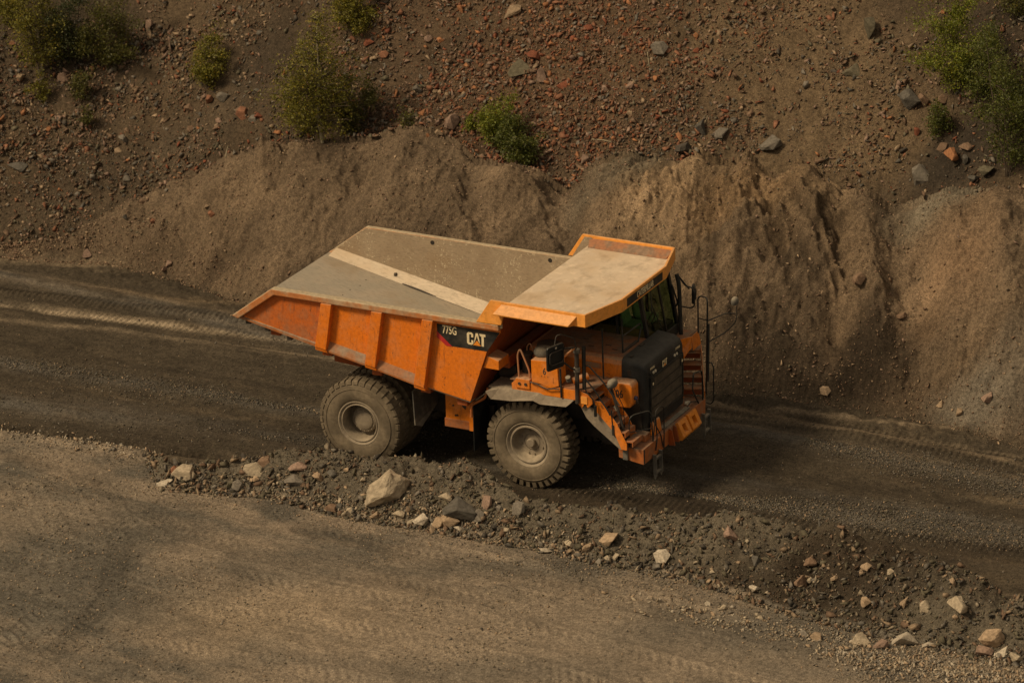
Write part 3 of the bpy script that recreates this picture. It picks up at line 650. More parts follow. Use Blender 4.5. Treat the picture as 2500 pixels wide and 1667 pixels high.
for s in (-1, 1):
    rl_ = MB(); o1, o2 = (-2.42, -2.215) if s < 0 else (2.215, 2.36)
    rl_.prism([(-3.19, 3.36), (-2.09, 4.19), (3.84, 4.18), (3.86, 4.03), (-2.02, 4.035), (-3.02, 3.30)], 1, o1, o2)
    rl_.build('top_rail', 'rail', bodyo, bevel=0.028, seg=3)
    rh = MB()       # smear of dust caked along the rail top is part of the rail material
    bd = MB(); yo = s*2.27; yb = s*2.38
    seg = [(-0.98, 2.87), (0.3, 2.63), (1.6, 2.35)]
    for (x0, z0), (x1, z1) in zip(seg[:-1], seg[1:]):
        bd.hexa([(x0, yo, z0), (x1, yo, z1), (x1, yb, z1+0.005), (x0, yb, z0+0.005), (x0, yo, z0+0.24), (x1, yo, z1+0.24), (x1, yb, z1+0.05), (x0, yb, z0+0.05)])
    bd.build('lower_flange', 'band', bodyo, bevel=0.004)
    tl = MB(); x0, x1 = -3.05, -0.98
    tl.hexa([(x0, s*2.271, fz(x0)-0.115), (x1, s*2.271, fz(x1)-0.07), (x1, s*2.32, fz(x1)-0.06), (x0, s*2.30, fz(x0)-0.11),
             (x0, s*2.271, fz(x0)-0.05), (x1, s*2.271, fz(x1)+0.03), (x1, s*2.32, fz(x1)+0.01), (x0, s*2.30, fz(x0)-0.06)])
    tl.build('tail_flange', 'band', bodyo)
    # scuffed tail panel plate
    sp_ = MB(); sp_.prism([(-2.92, 3.36), (-0.99, 2.95), (-0.80, 4.0), (-2.05, 4.0)], 1, s*2.271, s*2.277); sp_.build('tail_panel', 'orange_tail', bodyo)
    for xa, xb, xc, xd, zb, w_ in ((-0.96, -0.67, -0.76, -0.48, 2.90, 'orange_body'), (0.35, 0.62, 0.57, 0.85, 2.66, 'orange_body'), (1.62, 1.89, 1.89, 2.17, 2.36, 'orange_body')):
        rb = MB(); y0, y1 = s*2.27, s*2.44
        rb.hexa([(xa, y0, zb+0.02), (xb, y0, zb-0.03), (xb, y1, zb-0.02), (xa, y1, zb+0.03), (xc, y0, 4.035), (xd, y0, 4.035), (xd, y1, 4.035), (xc, y1, 4.035)])
        rb.build('rib', w_, bodyo, bevel=0.012)
        ft = MB(); ft.hexa([(xa-.01, s*2.2, zb-.10), (xb+.02, s*2.2, zb-.14), (xb+.02, s*2.40, zb-.10), (xa-.01, s*2.40, zb-.06), (xa, s*2.2, zb+.02), (xb, s*2.2, zb-.03), (xb, s*2.42, zb-.03), (xa, s*2.42, zb+.02)])
        ft.build('rib_foot', 'orange_body', bodyo, bevel=0.006)
# cross beams under the floor, rails and hinge
ub = MB()
for xc in (-2.2, -0.83, 0.48, 1.75, 2.7): ub.box(xc-.13, xc+.13, -2.1, 2.1, fz(xc)-0.30, fz(xc)-0.13)
for yy in (-.65, .65): ub.hexa([(-1.4, yy-.13, 1.9), (3.1, yy-.13, 1.62), (3.1, yy+.13, 1.62), (-1.4, yy+.13, 1.9), (-1.4, yy-.13, 2.78), (3.1, yy-.13, 2.05), (3.1, yy+.13, 2.05), (-1.4, yy+.13, 2.78)])
ub.each('body_beam', 'orange_dark', bodyo, bevel=0.01)
# lumps under the tail edge
tb = MB()
for xc in (-2.85, -2.35, -1.75): tb.box(xc-.06, xc+.06, -2.25, -2.1, fz(xc)-0.20, fz(xc)-0.11)
tb.each('wear_lug', 'dark', bodyo)
# canopy
cp = MB(); ring = [(3.88, -2.40), (6.05, -2.40), (6.37, -1.18), (6.37, 1.18), (6.05, 2.40), (3.88, 2.40)]
cpl = [(3.86, -2.36), (6.03, -2.36), (6.33, -1.17), (6.33, 1.17), (6.03, 2.36), (3.86, 2.36)]
cp.prism(cpl, 2, 4.47, 4.545); can = cp.build('canopy', 'canopy_top', bodyo)
fil = MB()
inn = [(3.92, -2.12), (5.93, -2.12), (6.20, -1.13), (6.20, 1.13), (5.93, 2.12), (3.92, 2.12)]
for s in (0, 4):
    a, b = s, s+1
    fil.add([(*inn[a], 4.55), (*inn[b], 4.55), (*cpl[b], 4.70), (*cpl[a], 4.70), (*cpl[b], 4.52), (*cpl[a], 4.52)], [(0, 1, 2, 3), (0, 1, 4, 5), (0, 3, 5), (1, 4, 2), (2, 3, 5, 4)])
fil.each('canopy_fillet', 'orange_dusty', bodyo)
lp = MB()
outer = [(3.66, -2.42), (6.05, -2.42), (6.39, -1.19), (6.39, 1.19), (6.05, 2.42), (3.66, 2.42)]
innr = [(3.66, -2.365), (6.01, -2.365), (6.335, -1.165), (6.335, 1.165), (6.01, 2.365), (3.66, 2.365)]
for i in range(5):
    a, b, c, d = outer[i], outer[i+1], innr[i+1], innr[i]
    lp.hexa([(*a, 4.455), (*b, 4.455), (*c, 4.455), (*d, 4.455), (*a, 4.765), (*b, 4.765), (*c, 4.765), (*d, 4.765)])
lp.build('canopy_lip', 'orange_clean', bodyo, bevel=0.012)
for s in (-1, 1):
    gs = MB(); gs.prism([(3.28, 4.185), (3.665, 4.767), (3.99, 4.767), (3.99, 4.47), (3.92, 4.2), (3.84, 4.19)], 1, s*2.424, s*2.362); gs.build('canopy_gusset', 'orange_clean', bodyo, bevel=0.008)
    g2 = MB(); g2.prism([(3.40, 4.19), (3.73, 4.72), (3.92, 4.72), (3.92, 4.1), (3.4, 4.1)], 1, s*2.359, s*2.34); g2.build('gusset_liner', 'bed_wall', bodyo)
    sh = MB()
    sh.hexa([(3.80, s*2.60, 4.49), (5.70, s*2.60, 4.48), (5.76, s*2.425, 4.46), (3.84, s*2.425, 4.46), (3.81, s*2.61, 4.52), (5.71, s*2.61, 4.51), (5.84, s*2.425, 4.70), (3.95, s*2.425, 4.71)])
    sh.build('canopy_shelf', 'orange_clean', bodyo, bevel=0.006)
hook = MB(); hook.tube([(3.45, -2.21, 2.95), (3.3, -2.21, 3.05)], .02)
gb = MB()
for s in (-1, 1): gb.hexa([(3.30, s*1.7, 2.99), (3.73, s*1.7, 2.99), (3.73, s*2.21, 2.99), (3.30, s*2.21, 2.99), (3.42, s*1.7, 3.30), (3.73, s*1.7, 3.22), (3.73, s*2.21, 3.22), (3.42, s*2.21, 3.30)])
gb.each('body_pad_bracket', 'orange', bodyo, bevel=0.015)
fb = MB(); fb.box(3.48, 3.74, -1.7, 1.7, 2.85, 3.15); fb.build('front_cross_beam', 'orange_dark', bodyo, bevel=0.02)
# lettering panel on the side and the canopy
dc = MB(); dc.prism([(2.19, 3.93), (3.81, 3.945), (3.60, 3.63), (3.47, 3.44), (2.56, 3.43), (2.20, 3.72)], 1, -2.271, -2.278); dc.build('side_decal', 'black', bodyo)
rd = MB(); rd.prism([(2.185, 3.75), (2.185, 3.55), (2.42, 3.40), (2.70, 3.39), (2.60, 3.425), (2.53, 3.45)][0:1]+[(2.185, 3.60), (2.42, 3.42), (2.58, 3.42)], 1, -2.278, -2.2815); rd.build('decal_stripe', 'red', bodyo)
text('775G', 'model_lettering', 'cream', (2.52, -2.280, 3.805), (1, 0, 0), (0, 0, 1), 0.20, bodyo, wsc=0.60, bold=0.012)
def cat_logo(ox, oy, oz, xd, h, parent, off, sx=1.0, nm='logo'):
    X = Vector(xd).normalized(); Z = Vector((0, 0, 1)); Nn = X.cross(Z)
    def put(name, polys, mat, dep):
        mb = MB()
        for pl in polys:
            pts = [tuple(Vector((ox, oy, oz))+X*(p[0]*h*sx)+Z*(p[1]*h)+Nn*off) for p in pl]
            mb.plate(pts, tuple(Nn*dep))
        mb.build(name, mat, parent)
    Cc = [[(0, .12), (.10, 0), (.16, 0), (.16, 1), (.10, 1), (0, .88)], [(.16, .84), (.30, .84), (.30, 1), (.16, 1)], [(.16, 0), (.30, 0), (.30, .16), (.16, .16)],
          [(.30, .62), (.44, .62), (.44, .88), (.34, 1), (.30, 1)], [(.30, 0), (.34, 0), (.44, .12), (.44, .38), (.30, .38)]]
    Aa = [[(.48, .10), (.56, .30), (.72, .88), (.68, 1), (.62, 1)], [(.62, 1), (.80, 1), (.76, .8), (.66, .8)], [(.80, 1), (.72, .88), (.84, .36), (.94, .10)]]
    Tt = [[(.92, .80), (1.30, .80), (1.30, 1), (.88, 1)], [(1.02, 0), (1.18, 0), (1.18, .80), (1.02, .80)]]
    put(nm+'_letter', Cc+[[(.47, .14), (.57, .36), (.70, .80), (.70, 1), (.62, 1)], [(.70, 1), (.78, 1), (.91, .18), (.80, .38), (.70, .80)]]+Tt, 'cream', 0.003)
    put(nm+'_triangle', [[(.42, 0), (.98, 0), (.70, .42)]], 'yellow', 0.005)
cat_logo(2.965, -2.278, 3.545, (1, 0, 0), 0.30, bodyo, 0.001, 1.22, 'side')
sg = MB(); sg.box(6.391, 6.396, -0.95, 0.96, 4.50, 4.70); sg.build('canopy_sign', 'black', bodyo)
text('CATERPILLAR', 'canopy_lettering', 'cream', (6.398, 0.02, 4.60), (0, 1, 0), (0, 0, 1), 0.15, bodyo, wsc=0.70, bold=0.022)
MB().plate([(6.402, -0.40, 4.53), (6.402, -0.27, 4.53), (6.402, -0.335, 4.60)], (0.003, 0, 0)).build('canopy_triangle', 'yellow', bodyo)

# --- chassis
ch = MB()
for s in (-1, 1): ch.box(-1.1, 6.4, s*.62-.1*s, s*.62+.12*s, 1.05, 1.55)
ch.box(-1.0, -0.8, -.9, .9, 1.0, 1.5); ch.box(1.0, 1.2, -.8, .8, .95, 1.5); ch.box(2.7, 2.9, -.9, .9, .9, 1.5); ch.box(5.6, 6.5, -.75, .75, .95, 1.5)
ch.each('chassis_frame', 'dark', truck, bevel=0.015)
ax = MB(); ax.cyl((0, -.85, 1.07), (0, .85, 1.07), .36, 20); ax.cyl((-.3, 0, 1.07), (.6, 0, 1.1), .42, 20, .3); ax.build('rear_axle', 'dark', truck, smooth=True)
fa = MB(); fa.cyl((4.215, -1.25, 1.07), (4.215, 1.25, 1.07), .2, 16)
for s in (-1, 1): fa.cyl((4.3, s*.95, 1.1), (4.25, s*.92, 2.3), .17, 16); fa.cyl((4.29, s*.95, 1.6), (4.25, s*.92, 2.35), .23, 16)
fa.each('front_axle', 'dark', truck, smooth=True)
for s in (-1, 1):
    hc = MB(); hc.cyl((1.7, s*.42, 1.15), (2.3, s*.42, 2.15), .13, 14); hc.cyl((1.9, s*.42, 1.5), (2.2, s*.42, 2.05), .17, 14); hc.build('hoist_cylinder', 'dark', truck, smooth=True)
tk = MB(); tk.box(1.98, 2.64, -1.60, -.80, 1.14, 1.98); tk.build('fuel_tank', 'orange', truck, bevel=0.04, seg=3)
tp_ = MB(); tp_.box(1.96, 2.66, -1.615, -.78, 1.10, 1.32); tp_.build('tank_guard', 'orange_dusty', truck, bevel=0.02)
tb2 = MB()
for a, b in ((2.2, 1.66), (2.25, 1.42), (2.30, 1.43)): tb2.cyl((a, -1.60, b), (a, -1.62, b), .022, 8)
tb2.prism([(2.38, 1.82), (2.56, 1.80), (2.52, 1.60), (2.44, 1.66)], 1, -1.602, -1.61); tb2.each('tank_fitting', 'dark', truck)
MB().box(2.0, 2.6, .8, 1.6, 1.14, 1.95).build('hydraulic_tank', 'orange_dark', truck, bevel=0.05)
hg = MB(); hg.box(2.62, 2.78, -1.64, -1.52, 1.1, 2.25); hg.build('tank_bracket', 'orange', truck, bevel=0.01)
# mud flaps
for s in (-1, 1):
    mf = MB(); mf.plate([(1.22, s*1.80, 1.92), (1.26, s*1.80, 1.08), (1.34, s*1.62, 1.0), (1.34, s*.80, 1.30), (1.26, s*.80, 2.1)], (0.03, 0, 0)); mf.build('rear_mud_flap', 'grey', truck, bevel=0.004)
    ff = MB(); ff.plate([(2.86, s*1.86, .72), (2.86, s*1.10, .70), (2.88, s*1.10, 2.0), (2.86, s*1.86, 1.85)], (-0.02, 0, 0)); ff.build('front_mud_flap', 'black', truck)
    fa_ = MB(); fa_.tube(arc([(2.87, s*2.0, 1.62), (2.88, s*2.0, 1.92), (3.24, s*2.0, 2.16), (3.33, s*2.0, 2.42)], .06), .032, 8); fa_.build('fender_arm', 'orange_dusty', truck, smooth=True)

# --- wheels
def tyre_mesh(lug_depth, nl=36, worn=False):
    mb = MB(); Rr = 1.07-lug_depth; w = .325
    prof = [(.50, w-.10), (.54, w-.045), (.60, w-.012), (.70, w+.012), (.80, w+.004), (.90, w-.022), (Rr-.05, w-.05), (Rr-.008, w-.085), (Rr, w-.14),
            (Rr+.004, 0), (Rr, -(w-.14)), (Rr-.008, -(w-.085)), (Rr-.05, -(w-.05)), (.90, -(w-.022)), (.80, -(w+.004)), (.70, -(w+.012)), (.60, -(w-.012)), (.54, -(w-.045)), (.50, -(w-.10))]
    mb.lathe(prof, (0, 0, 0), 1, 96)
    # thin ribs moulded in the sidewall
    for s in (-1, 1): mb.lathe([(.845, s*(w-.004)), (.852, s*(w+.006)), (.860, s*(w+.005)), (.868, s*(w-.012))], (0, 0, 0), 1, 96)
    for s in (-1, 1):
        for i in range(nl):
            t = 2*math.pi*(i+(0.25 if s > 0 else -.25))/nl; dt = 2*math.pi/nl*(.29 if not worn else .36)
            jit = 0.004*math.sin(i*12.9898*s)
            pts = []
            for (r, a, k_) in ((.905 if not worn else .97, w-.020, 1.0), (1.07-.03, w-.040, .95), (1.07, w-.075, .9), (1.07, .015, .55)):
                for q_ in (-1, 1): pts.append((r+jit, s*a, t+q_*dt*k_))
            base = [(Rr-.03, s*(.0), t-dt*.55), (Rr-.03, s*0.0, t+dt*.55), (Rr-.04, s*(w-.09), t-dt), (Rr-.04, s*(w-.09), t+dt)]
            V = [(r*math.cos(t_), y, r*math.sin(t_)) for r, y, t_ in pts+base]
            mb.add(V, [(0, 1, 3, 2), (2, 3, 5, 4), (4, 5, 7, 6), (0, 2, 10), (2, 4, 10), (4, 6, 8, 10), (1, 11, 3), (3, 11, 5), (5, 11, 9, 7), (6, 7, 9, 8), (0, 10, 11, 1), (8, 9, 11, 10)])
    me = bpy.data.meshes.new('tyre'); me.from_pydata(mb.v, [], mb.f); bm = bmesh.new(); bm.from_mesh(me); bmesh.ops.recalc_face_normals(bm, faces=bm.faces); bm.to_mesh(me); bm.free()
    me.polygons.foreach_set('use_smooth', [True]*len(me.polygons)); me.set_sharp_from_angle(angle=R(32)); me.materials.append(M['tyre']); return me
TF = tyre_mesh(.085); TR = tyre_mesh(.022, 36, True)
def wheel(x, yc, out, front, spin):
    w = empty('wheel', (x, yc, 1.065)); w.parent = truck
    t = link('tyre', TF if front else TR, w); t.rotation_euler = (0, spin, 0)
    rm = MB(); o = out
    if front:
        rm.lathe([(.50, .21), (.555, .235), (.575, .255), (.565, .285), (.535, .29), (.50, .262), (.475, .235), (.46, .262), (.43, .268), (.405, .245), (.385, .17), (.37, .10), (.33, .055), (.22, .045), (.20, .05)], (0, 0, 0), 1, 64, o)
    else:
        rm.lathe([(.50, .21), (.545, .235), (.565, .26), (.555, .29), (.525, .295), (.50, .272), (.485, .25), (.470, .272), (.45, .275), (.435, .25), (.43, .05), (.425, -.12), (.36, -.16), (.30, -.16)], (0, 0, 0), 1, 64, o)
    rm.build('rim', 'rim', w, smooth=True)
    hb_ = MB()
    if front:
        hb_.lathe([(.0, .165), (.085, .160), (.105, .14), (.11, .06), (.19, .05), (.2, .03)], (0, 0, 0), 1, 32, o)
        hb_.build('hub', 'rim', w, smooth=True)
        bt = MB()
        for i in range(12):
            a = 2*math.pi*i/12+.2
            if i % 3 == 1: continue
            bt.cyl((.285*math.cos(a), o*.04, .285*math.sin(a)), (.285*math.cos(a), o*.085, .285*math.sin(a)), .022, 8)
        bt.each('wheel_nut', 'rim', w)
    else:
        hb_.lathe([(.0, .075), (.10, .078), (.21, .07), (.235, .055), (.24, .035), (.28, .03), (.315, .0), (.315, -.18)], (0, 0, 0), 1, 40, o)
        hb_.build('final_drive', 'rim', w, smooth=True)
        bt = MB()
        for i in range(16):
            a = 2*math.pi*i/16; bt.cyl((.277*math.cos(a), o*.02, .277*math.sin(a)), (.277*math.cos(a), o*.042, .277*math.sin(a)), .016, 6)
        bt.each('hub_bolt', 'rim', w)
    return w
for s in (-1, 1):
    wheel(4.215, s*1.515, s, True, .1+s); wheel(0, s*1.905, s, False, .3+s*.4); wheel(0, s*1.16, s, False, .8*s)

# --- front fenders and decks
for s in (-1, 1):
    fd = MB()
    P = [(3.30, 2.36), (3.44, 2.20), (3.95, 2.23), (4.52, 2.33), (4.70, 2.27), (5.36, 2.31), (5.50, 2.44)]
    Q = [(3.42, 2.44), (3.62, 2.46), (3.98, 2.50), (4.66, 2.51), (4.80, 2.46), (5.52, 2.47), (5.52, 2.47)]
    for i in range(6):
        a, b, c, d = P[i], P[i+1], Q[i+1], Q[i]
        fd.hexa([(a[0], s*2.10, a[1]), (b[0], s*2.10, b[1]), (b[0], s*2.04, b[1]), (a[0], s*2.04, a[1]), (d[0], s*2.01, d[1]), (c[0], s*2.01, c[1]), (c[0], s*1.97, c[1]), (d[0], s*1.97, d[1])])
    fd.plate([(3.34, s*2.0, 2.44), (3.34, s*1.1, 2.44), (5.52, s*1.1, 2.44), (5.52, s*2.0, 2.44)], (0, 0, .03))
    fd.build('fender', 'fender', truck, bevel=0.004)
    mk = MB(); mk.plate([(3.30, s*2.06, 2.30), (3.30, s*1.2, 2.30), (3.00, s*1.2, 2.05), (3.00, s*2.02, 2.05)], (0, 0, .03)); mk.build('rear_fender_flap', 'fender', truck)
    dk = MB(); dk.prism([(3.95, 2.475), (5.58, 2.475), (5.60, 2.72), (4.02, 2.72), (3.94, 2.64)], 1, s*2.005, s*1.985); dk.build('deck_skirt', 'orange', truck, bevel=0.006)
    dp = MB(); dp.plate([(3.9, s*2.0, 2.725), (5.95, s*2.0, 2.725), (6.0, s*1.35, 2.725), (6.25, s*1.05, 2.725), (3.9, s*1.0, 2.725)], (0, 0, .02)); dp.build('deck_plate', 'orange_dusty', truck)
# hose rack, hose loops, canister, air cleaner, battery box
bx = MB(); bx.box(4.06, 4.42, -2.04, -1.86, 2.56, 2.80); bx.build('hose_bracket', 'orange', truck, bevel=0.015)
bk_ = MB()
for xx in (4.16, 4.32): bk_.cyl((xx, -2.04, 2.68), (xx, -2.06, 2.68), .035, 10)
bk_.each('bracket_bolt', 'dark', truck)
lh = MB(); lh.tube(arc([(4.11, -1.95, 2.78), (4.08, -1.95, 3.35), (4.15, -1.95, 3.50), (4.22, -1.95, 3.35), (4.38, -1.95, 2.98), (4.38, -1.95, 2.78)], .09, 5), .022, 8)
lh.tube(arc([(4.02, -1.35, 3.0), (4.02, -1.35, 3.32), (4.10, -1.35, 3.42), (4.17, -1.35, 3.3), (4.20, -1.35, 3.0)], .07, 4), .016, 8); lh.each('hose_loop', 'green_pipe', truck, smooth=True)
cn = MB(); cn.lathe([(0, 3.22), (.13, 3.22), (.14, 3.20), (.14, 3.17), (.12, 3.16), (.12, 2.7), (0, 2.7)], (4.08, -1.45, 0), 2, 28); cn.build('filter_canister', 'dark', truck, smooth=True)
ac = MB(); ac.lathe([(0, 3.52), (.08, 3.52), (.19, 3.48), (.225, 3.42), (.225, 3.36), (.20, 3.31), (.12, 3.27), (.11, 3.1)], (4.60, -1.66, 0), 2, 32)
ac.build('air_intake_cap', 'grey', truck, smooth=True)
ac = MB(); ac.cyl((4.55, -1.25, 2.8), (4.55, -1.25, 3.42), .28, 28); ac.lathe([(0, 3.46), (.22, 3.46), (.29, 3.42), (.29, 3.38)], (4.55, -1.25, 0), 2, 28); ac.build('air_cleaner', 'dark', truck, smooth=True)
bb = MB(); bb.prism([(4.46, 3.30), (5.12, 3.35), (5.16, 2.76), (4.96, 2.68), (4.90, 2.68), (4.70, 2.74), (4.47, 2.76)], 1, -2.03, -1.62); bb.build('battery_box', 'orange', truck, bevel=0.012)
text('6', 'fleet_number', 'dark', (4.80, -2.031, 3.06), (1, 0, 0), (0, 0, 1), .17, truck, wsc=.7)
bl = MB(); bl.box(5.02, 5.025, -2.033, -2.028, 2.80, 2.95)
for xx in (4.72, 4.8, 4.88): bl.box(xx, xx+.012, -2.033, -2.028, 2.93, 2.96)
bl.each('box_latch', 'dark', truck)
hs = MB(); hs.tube([(4.44, -2.05, 2.76), (4.62, -2.07, 2.75), (4.78, -2.07, 2.69), (4.90, -2.07, 2.665), (5.05, -2.07, 2.70), (5.18, -2.05, 2.70)], .016, 8); hs.build('cable', 'dark', truck, smooth=True)
cy = MB(); cy.cyl((5.35, -1.70, 2.80), (5.62, -1.45, 2.88), .085, 14); cy.build('accumulator', 'orange', truck, smooth=True)
ej = MB(); ej.cyl((3.3, -1.2, 2.5), (3.75, -1.2, 2.62), .17, 16); ej.cyl((3.05, -1.25, 2.35), (3.1, -.6, 2.35), .12, 14); ej.box(3.05, 3.5, -1.5, -.7, 1.9, 2.3)
ej.cyl((3.6, -.9, 2.5), (3.9, -.9, 3.1), .13, 14); ej.each('exhaust_pipe', 'dark', truck, bevel=0.01)
eg = MB(); eg.box(3.2, 6.2, -.9, .9, 1.5, 2.6); eg.build('engine_block', 'dark', truck, bevel=0.05)

# --- hood and radiator
hd = MB(); hp = [(-1.02, 2.30), (-1.02, 3.08), (-.96, 3.18), (-.80, 3.215), (.9, 3.215), (.98, 3.16), (1.0, 2.3)]
hd.prism(hp, 0, 3.9, 6.27); hd.build('hood', 'orange', truck, bevel=0.02, seg=3)
ht = MB(); ht.plate([(4.0, -.86, 3.216), (6.25, -.86, 3.216), (6.25, .40, 3.216), (4.0, .40, 3.216)], (0, 0, .012)); ht.build('hood_top_panel', 'orange_dusty', truck, bevel=0.004)
for xx, yy in ((5.2, -.55), (5.55, -.35), (5.8, -.55), (4.9, -.2)):
    q_ = MB(); q_.box(xx, xx+.13, yy, yy+.035, 3.226, 3.236); q_.build('hood_handle', 'dark', truck)
vp = MB(); vp.box(5.3, 5.75, -1.028, -1.02, 2.92, 3.05); vp.build('hood_vent', 'perf', truck)
ra = MB()
def rr_(x0, y0, y1, z0, z1, r):
    pts = [(y0, z0), (y0, z1-r)]+[(y0+r-r*math.cos(a), z1-r+r*math.sin(a)) for a in (R(22), R(45), R(68))]+[(y0+r, z1), (y1-r, z1)]+[(y1-r+r*math.sin(a), z1-r+r*math.cos(a)) for a in (R(22), R(45), R(68))]+[(y1, z1-r), (y1, z0)]
    return [(x0, a, b) for a, b in pts]
secs = [rr_(6.27, -1.04, 1.02, 1.50, 3.27, .13), rr_(6.70, -1.04, 1.02, 1.50, 3.22, .13), rr_(6.82, -1.03, 1.01, 1.50, 3.15, .12), rr_(6.88, -.98, .98, 1.50, 3.02, .10)]
n = len(secs[0])
for s_ in secs: ra.v += s_
for i in range(3):
    for j in range(n): ra.f.append((i*n+j, i*n+(j+1) % n, (i+1)*n+(j+1) % n, (i+1)*n+j))
ra.f.append(tuple(range(n))); ra.f.append(tuple(range(3*n, 4*n)))
rado = ra.build('radiator_surround', 'black_cover', truck, bevel=0.015, smooth=True)
gr = MB(); gr.box(6.882, 6.895, -.80, .90, 1.78, 2.74); gr.build('radiator_grille', 'grille', rado)
gf = MB()
for a in ((-.84, -.80, 1.70, 2.80), (.90, .94, 1.70, 2.80), (-.80, .90, 2.745, 2.79), (-.80, .90, 1.72, 1.775)): gf.box(6.882, 6.915, *a)
for zz in (2.02, 2.26, 2.50): gf.box(6.897, 6.905, -.79, .89, zz, zz+.012)
gf.each('grille_frame', 'black', rado)
for yy in (-.80, .79):
    MB().box(6.90, 6.915, yy, yy+.16, 2.52, 2.72).build('warning_plate', 'black', rado)
    MB().cyl((6.915, yy+.08, 2.62), (6.92, yy+.08, 2.62), .035, 12).build('plate_mark', 'cream', rado)
for yy in (-.80, -.66, -.55, .50, .62, .74):
    MB().cyl((6.885, yy, 2.88), (6.91, yy, 2.88), .034, 12).build('indicator_lamp', 'lens' if abs(yy) < .7 else 'black', rado, smooth=True)
for yy in (-.78, .60): text('775G', 'front_lettering', 'cream', (6.889, yy+.08, 3.0), (0, 1, 0), (0, 0, 1), .05, rado, wsc=1.6, bold=.03, depth=.004)
cat_logo(6.887, -.16, 2.82, (0, 1, 0), .155, rado, .002, 1.25, 'front')
dt = MB(); dt.box(6.30, 6.38, -.2, .0, 3.268, 3.285); dt.box(6.42, 6.47, -.9, -.8, 3.26, 3.285); dt.each('cover_catch', 'dark', rado)
MB().box(6.42, 6.52, -1.045, -1.04, 2.85, 3.0).build('side_slot', 'dark', rado)
rb = MB(); rb.plate([(6.30, -1.06, 1.5), (6.80, -1.06, 1.5), (6.72, -1.06, 2.25), (6.30, -1.06, 2.25)], (0, .02, 0)); rb.build('radiator_guard', 'dark', truck)
# box with the fleet number beside the radiator
nb = MB(); nb.prism([(6.10, 2.30), (6.30, 2.22), (6.66, 2.24), (6.72, 2.36), (6.72, 2.76), (6.66, 2.84), (6.10, 2.82)], 1, -1.44, -1.08); nbo = nb.build('lamp_housing', 'orange', truck, bevel=0.035, seg=3)
text('06', 'fleet_number', 'dark', (6.40, -1.443, 2.55), (1, 0, 0), (0, 0, 1), .19, nbo, wsc=.72)
MB().cyl((6.72, -1.30, 2.46), (6.78, -1.30, 2.46), .05, 12).build('coupling', 'blue', nbo, smooth=True)
MB().cyl((6.72, -1.22, 2.34), (6.77, -1.22, 2.34), .04, 12).build('coupling', 'dark', nbo, smooth=True)

# --- cab
cabo = MB()
def quadplate(mb, a, b, c, d, th): mb.plate([a, b, c, d], th)
cabo.box(4.75, 6.22, .42, 2.05, 2.74, 2.80)
cabo.hexa([(4.75, .42, 2.8), (6.30, .42, 2.8), (6.30, 2.05, 2.8), (4.75, 2.05, 2.8), (4.75, .42, 3.05), (6.29, .42, 3.05), (6.29, 2.05, 3.05), (4.75, 2.05, 3.05)])
cabo.box(4.70, 6.12, .38, 2.09, 4.36, 4.44); cabo.box(4.70, 4.78, .42, 2.05, 3.05, 4.36)
cab = cabo.build('cab', 'black', truck, bevel=0.02)
pl_ = MB()
def post(x0, x1, y, w=.05):
    pl_.hexa([(x0-w, y-w, 3.05), (x0+w*.6, y-w, 3.05), (x0+w*.6, y+w, 3.05), (x0-w, y+w, 3.05), (x1-w, y-w, 4.36), (x1+w*.6, y-w, 4.36), (x1+w*.6, y+w, 4.36), (x1-w, y+w, 4.36)])
post(6.27, 6.02, .46); post(6.27, 6.02, 2.01); post(5.5, 5.45, .44, .035); post(5.5, 5.45, 2.03, .035); post(6.27, 6.02, 1.42, .025)
pl_.each('cab_pillar', 'black', cab)
gl_ = MB(); gl_.plate([(6.27, .50, 3.06), (6.27, 1.97, 3.06), (6.02, 1.97, 4.35), (6.02, .50, 4.35)], (.008, 0, .002)); gl_.build('windscreen', 'glass', cab)
for yy in (.43, 2.035):
    g_ = MB(); g_.plate([(4.82, yy, 3.06), (6.22, yy, 3.06), (5.98, yy, 4.35), (4.82, yy, 4.35)], (0, .006, 0)); g_.build('side_window', 'glass', cab)
ln_ = MB(); ln_.box(4.79, 4.80, .5, 1.97, 3.05, 4.3); ln_.build('cab_lining', 'dark', cab)
for yy, xx in ((1.22, 5.40), (1.78, 5.45)):
    st = MB()
    st.hexa([(xx-.1, yy-.22, 3.10), (xx+.38, yy-.20, 3.10), (xx+.38, yy+.20, 3.10), (xx-.1, yy+.22, 3.10), (xx-.08, yy-.22, 3.24), (xx+.38, yy-.2, 3.25), (xx+.38, yy+.2, 3.25), (xx-.08, yy+.22, 3.24)])
    st.hexa([(xx-.13, yy-.21, 3.2), (xx, yy-.21, 3.2), (xx, yy+.21, 3.2), (xx-.13, yy+.21, 3.2), (xx-.26, yy-.15, 3.88), (xx-.16, yy-.13, 3.88), (xx-.16, yy+.13, 3.88), (xx-.26, yy+.15, 3.88)])
    st.build('seat', 'seat', cab, bevel=0.05, seg=3)
ds = MB(); ds.box(6.0, 6.2, .5, 1.95, 3.05, 3.16); ds.build('dashboard', 'dark', cab, bevel=.03)
sw = MB(); sw.tube([(5.93+.06*math.sin(a), 1.28+.19*math.cos(a), 3.34+.18*math.sin(a)) for a in [i*math.pi/10 for i in range(20)]], .016, 6, True); sw.build('steering_wheel', 'black', cab, smooth=True)
wp = MB(); wp.tube([(6.30, 1.18, 3.12), (6.22, 1.0, 3.55), (6.16, .88, 3.85)], .012, 6); wp.tube([(6.19, .80, 3.72), (6.10, .92, 4.22)], .014, 6); wp.each('wiper', 'black', cab)

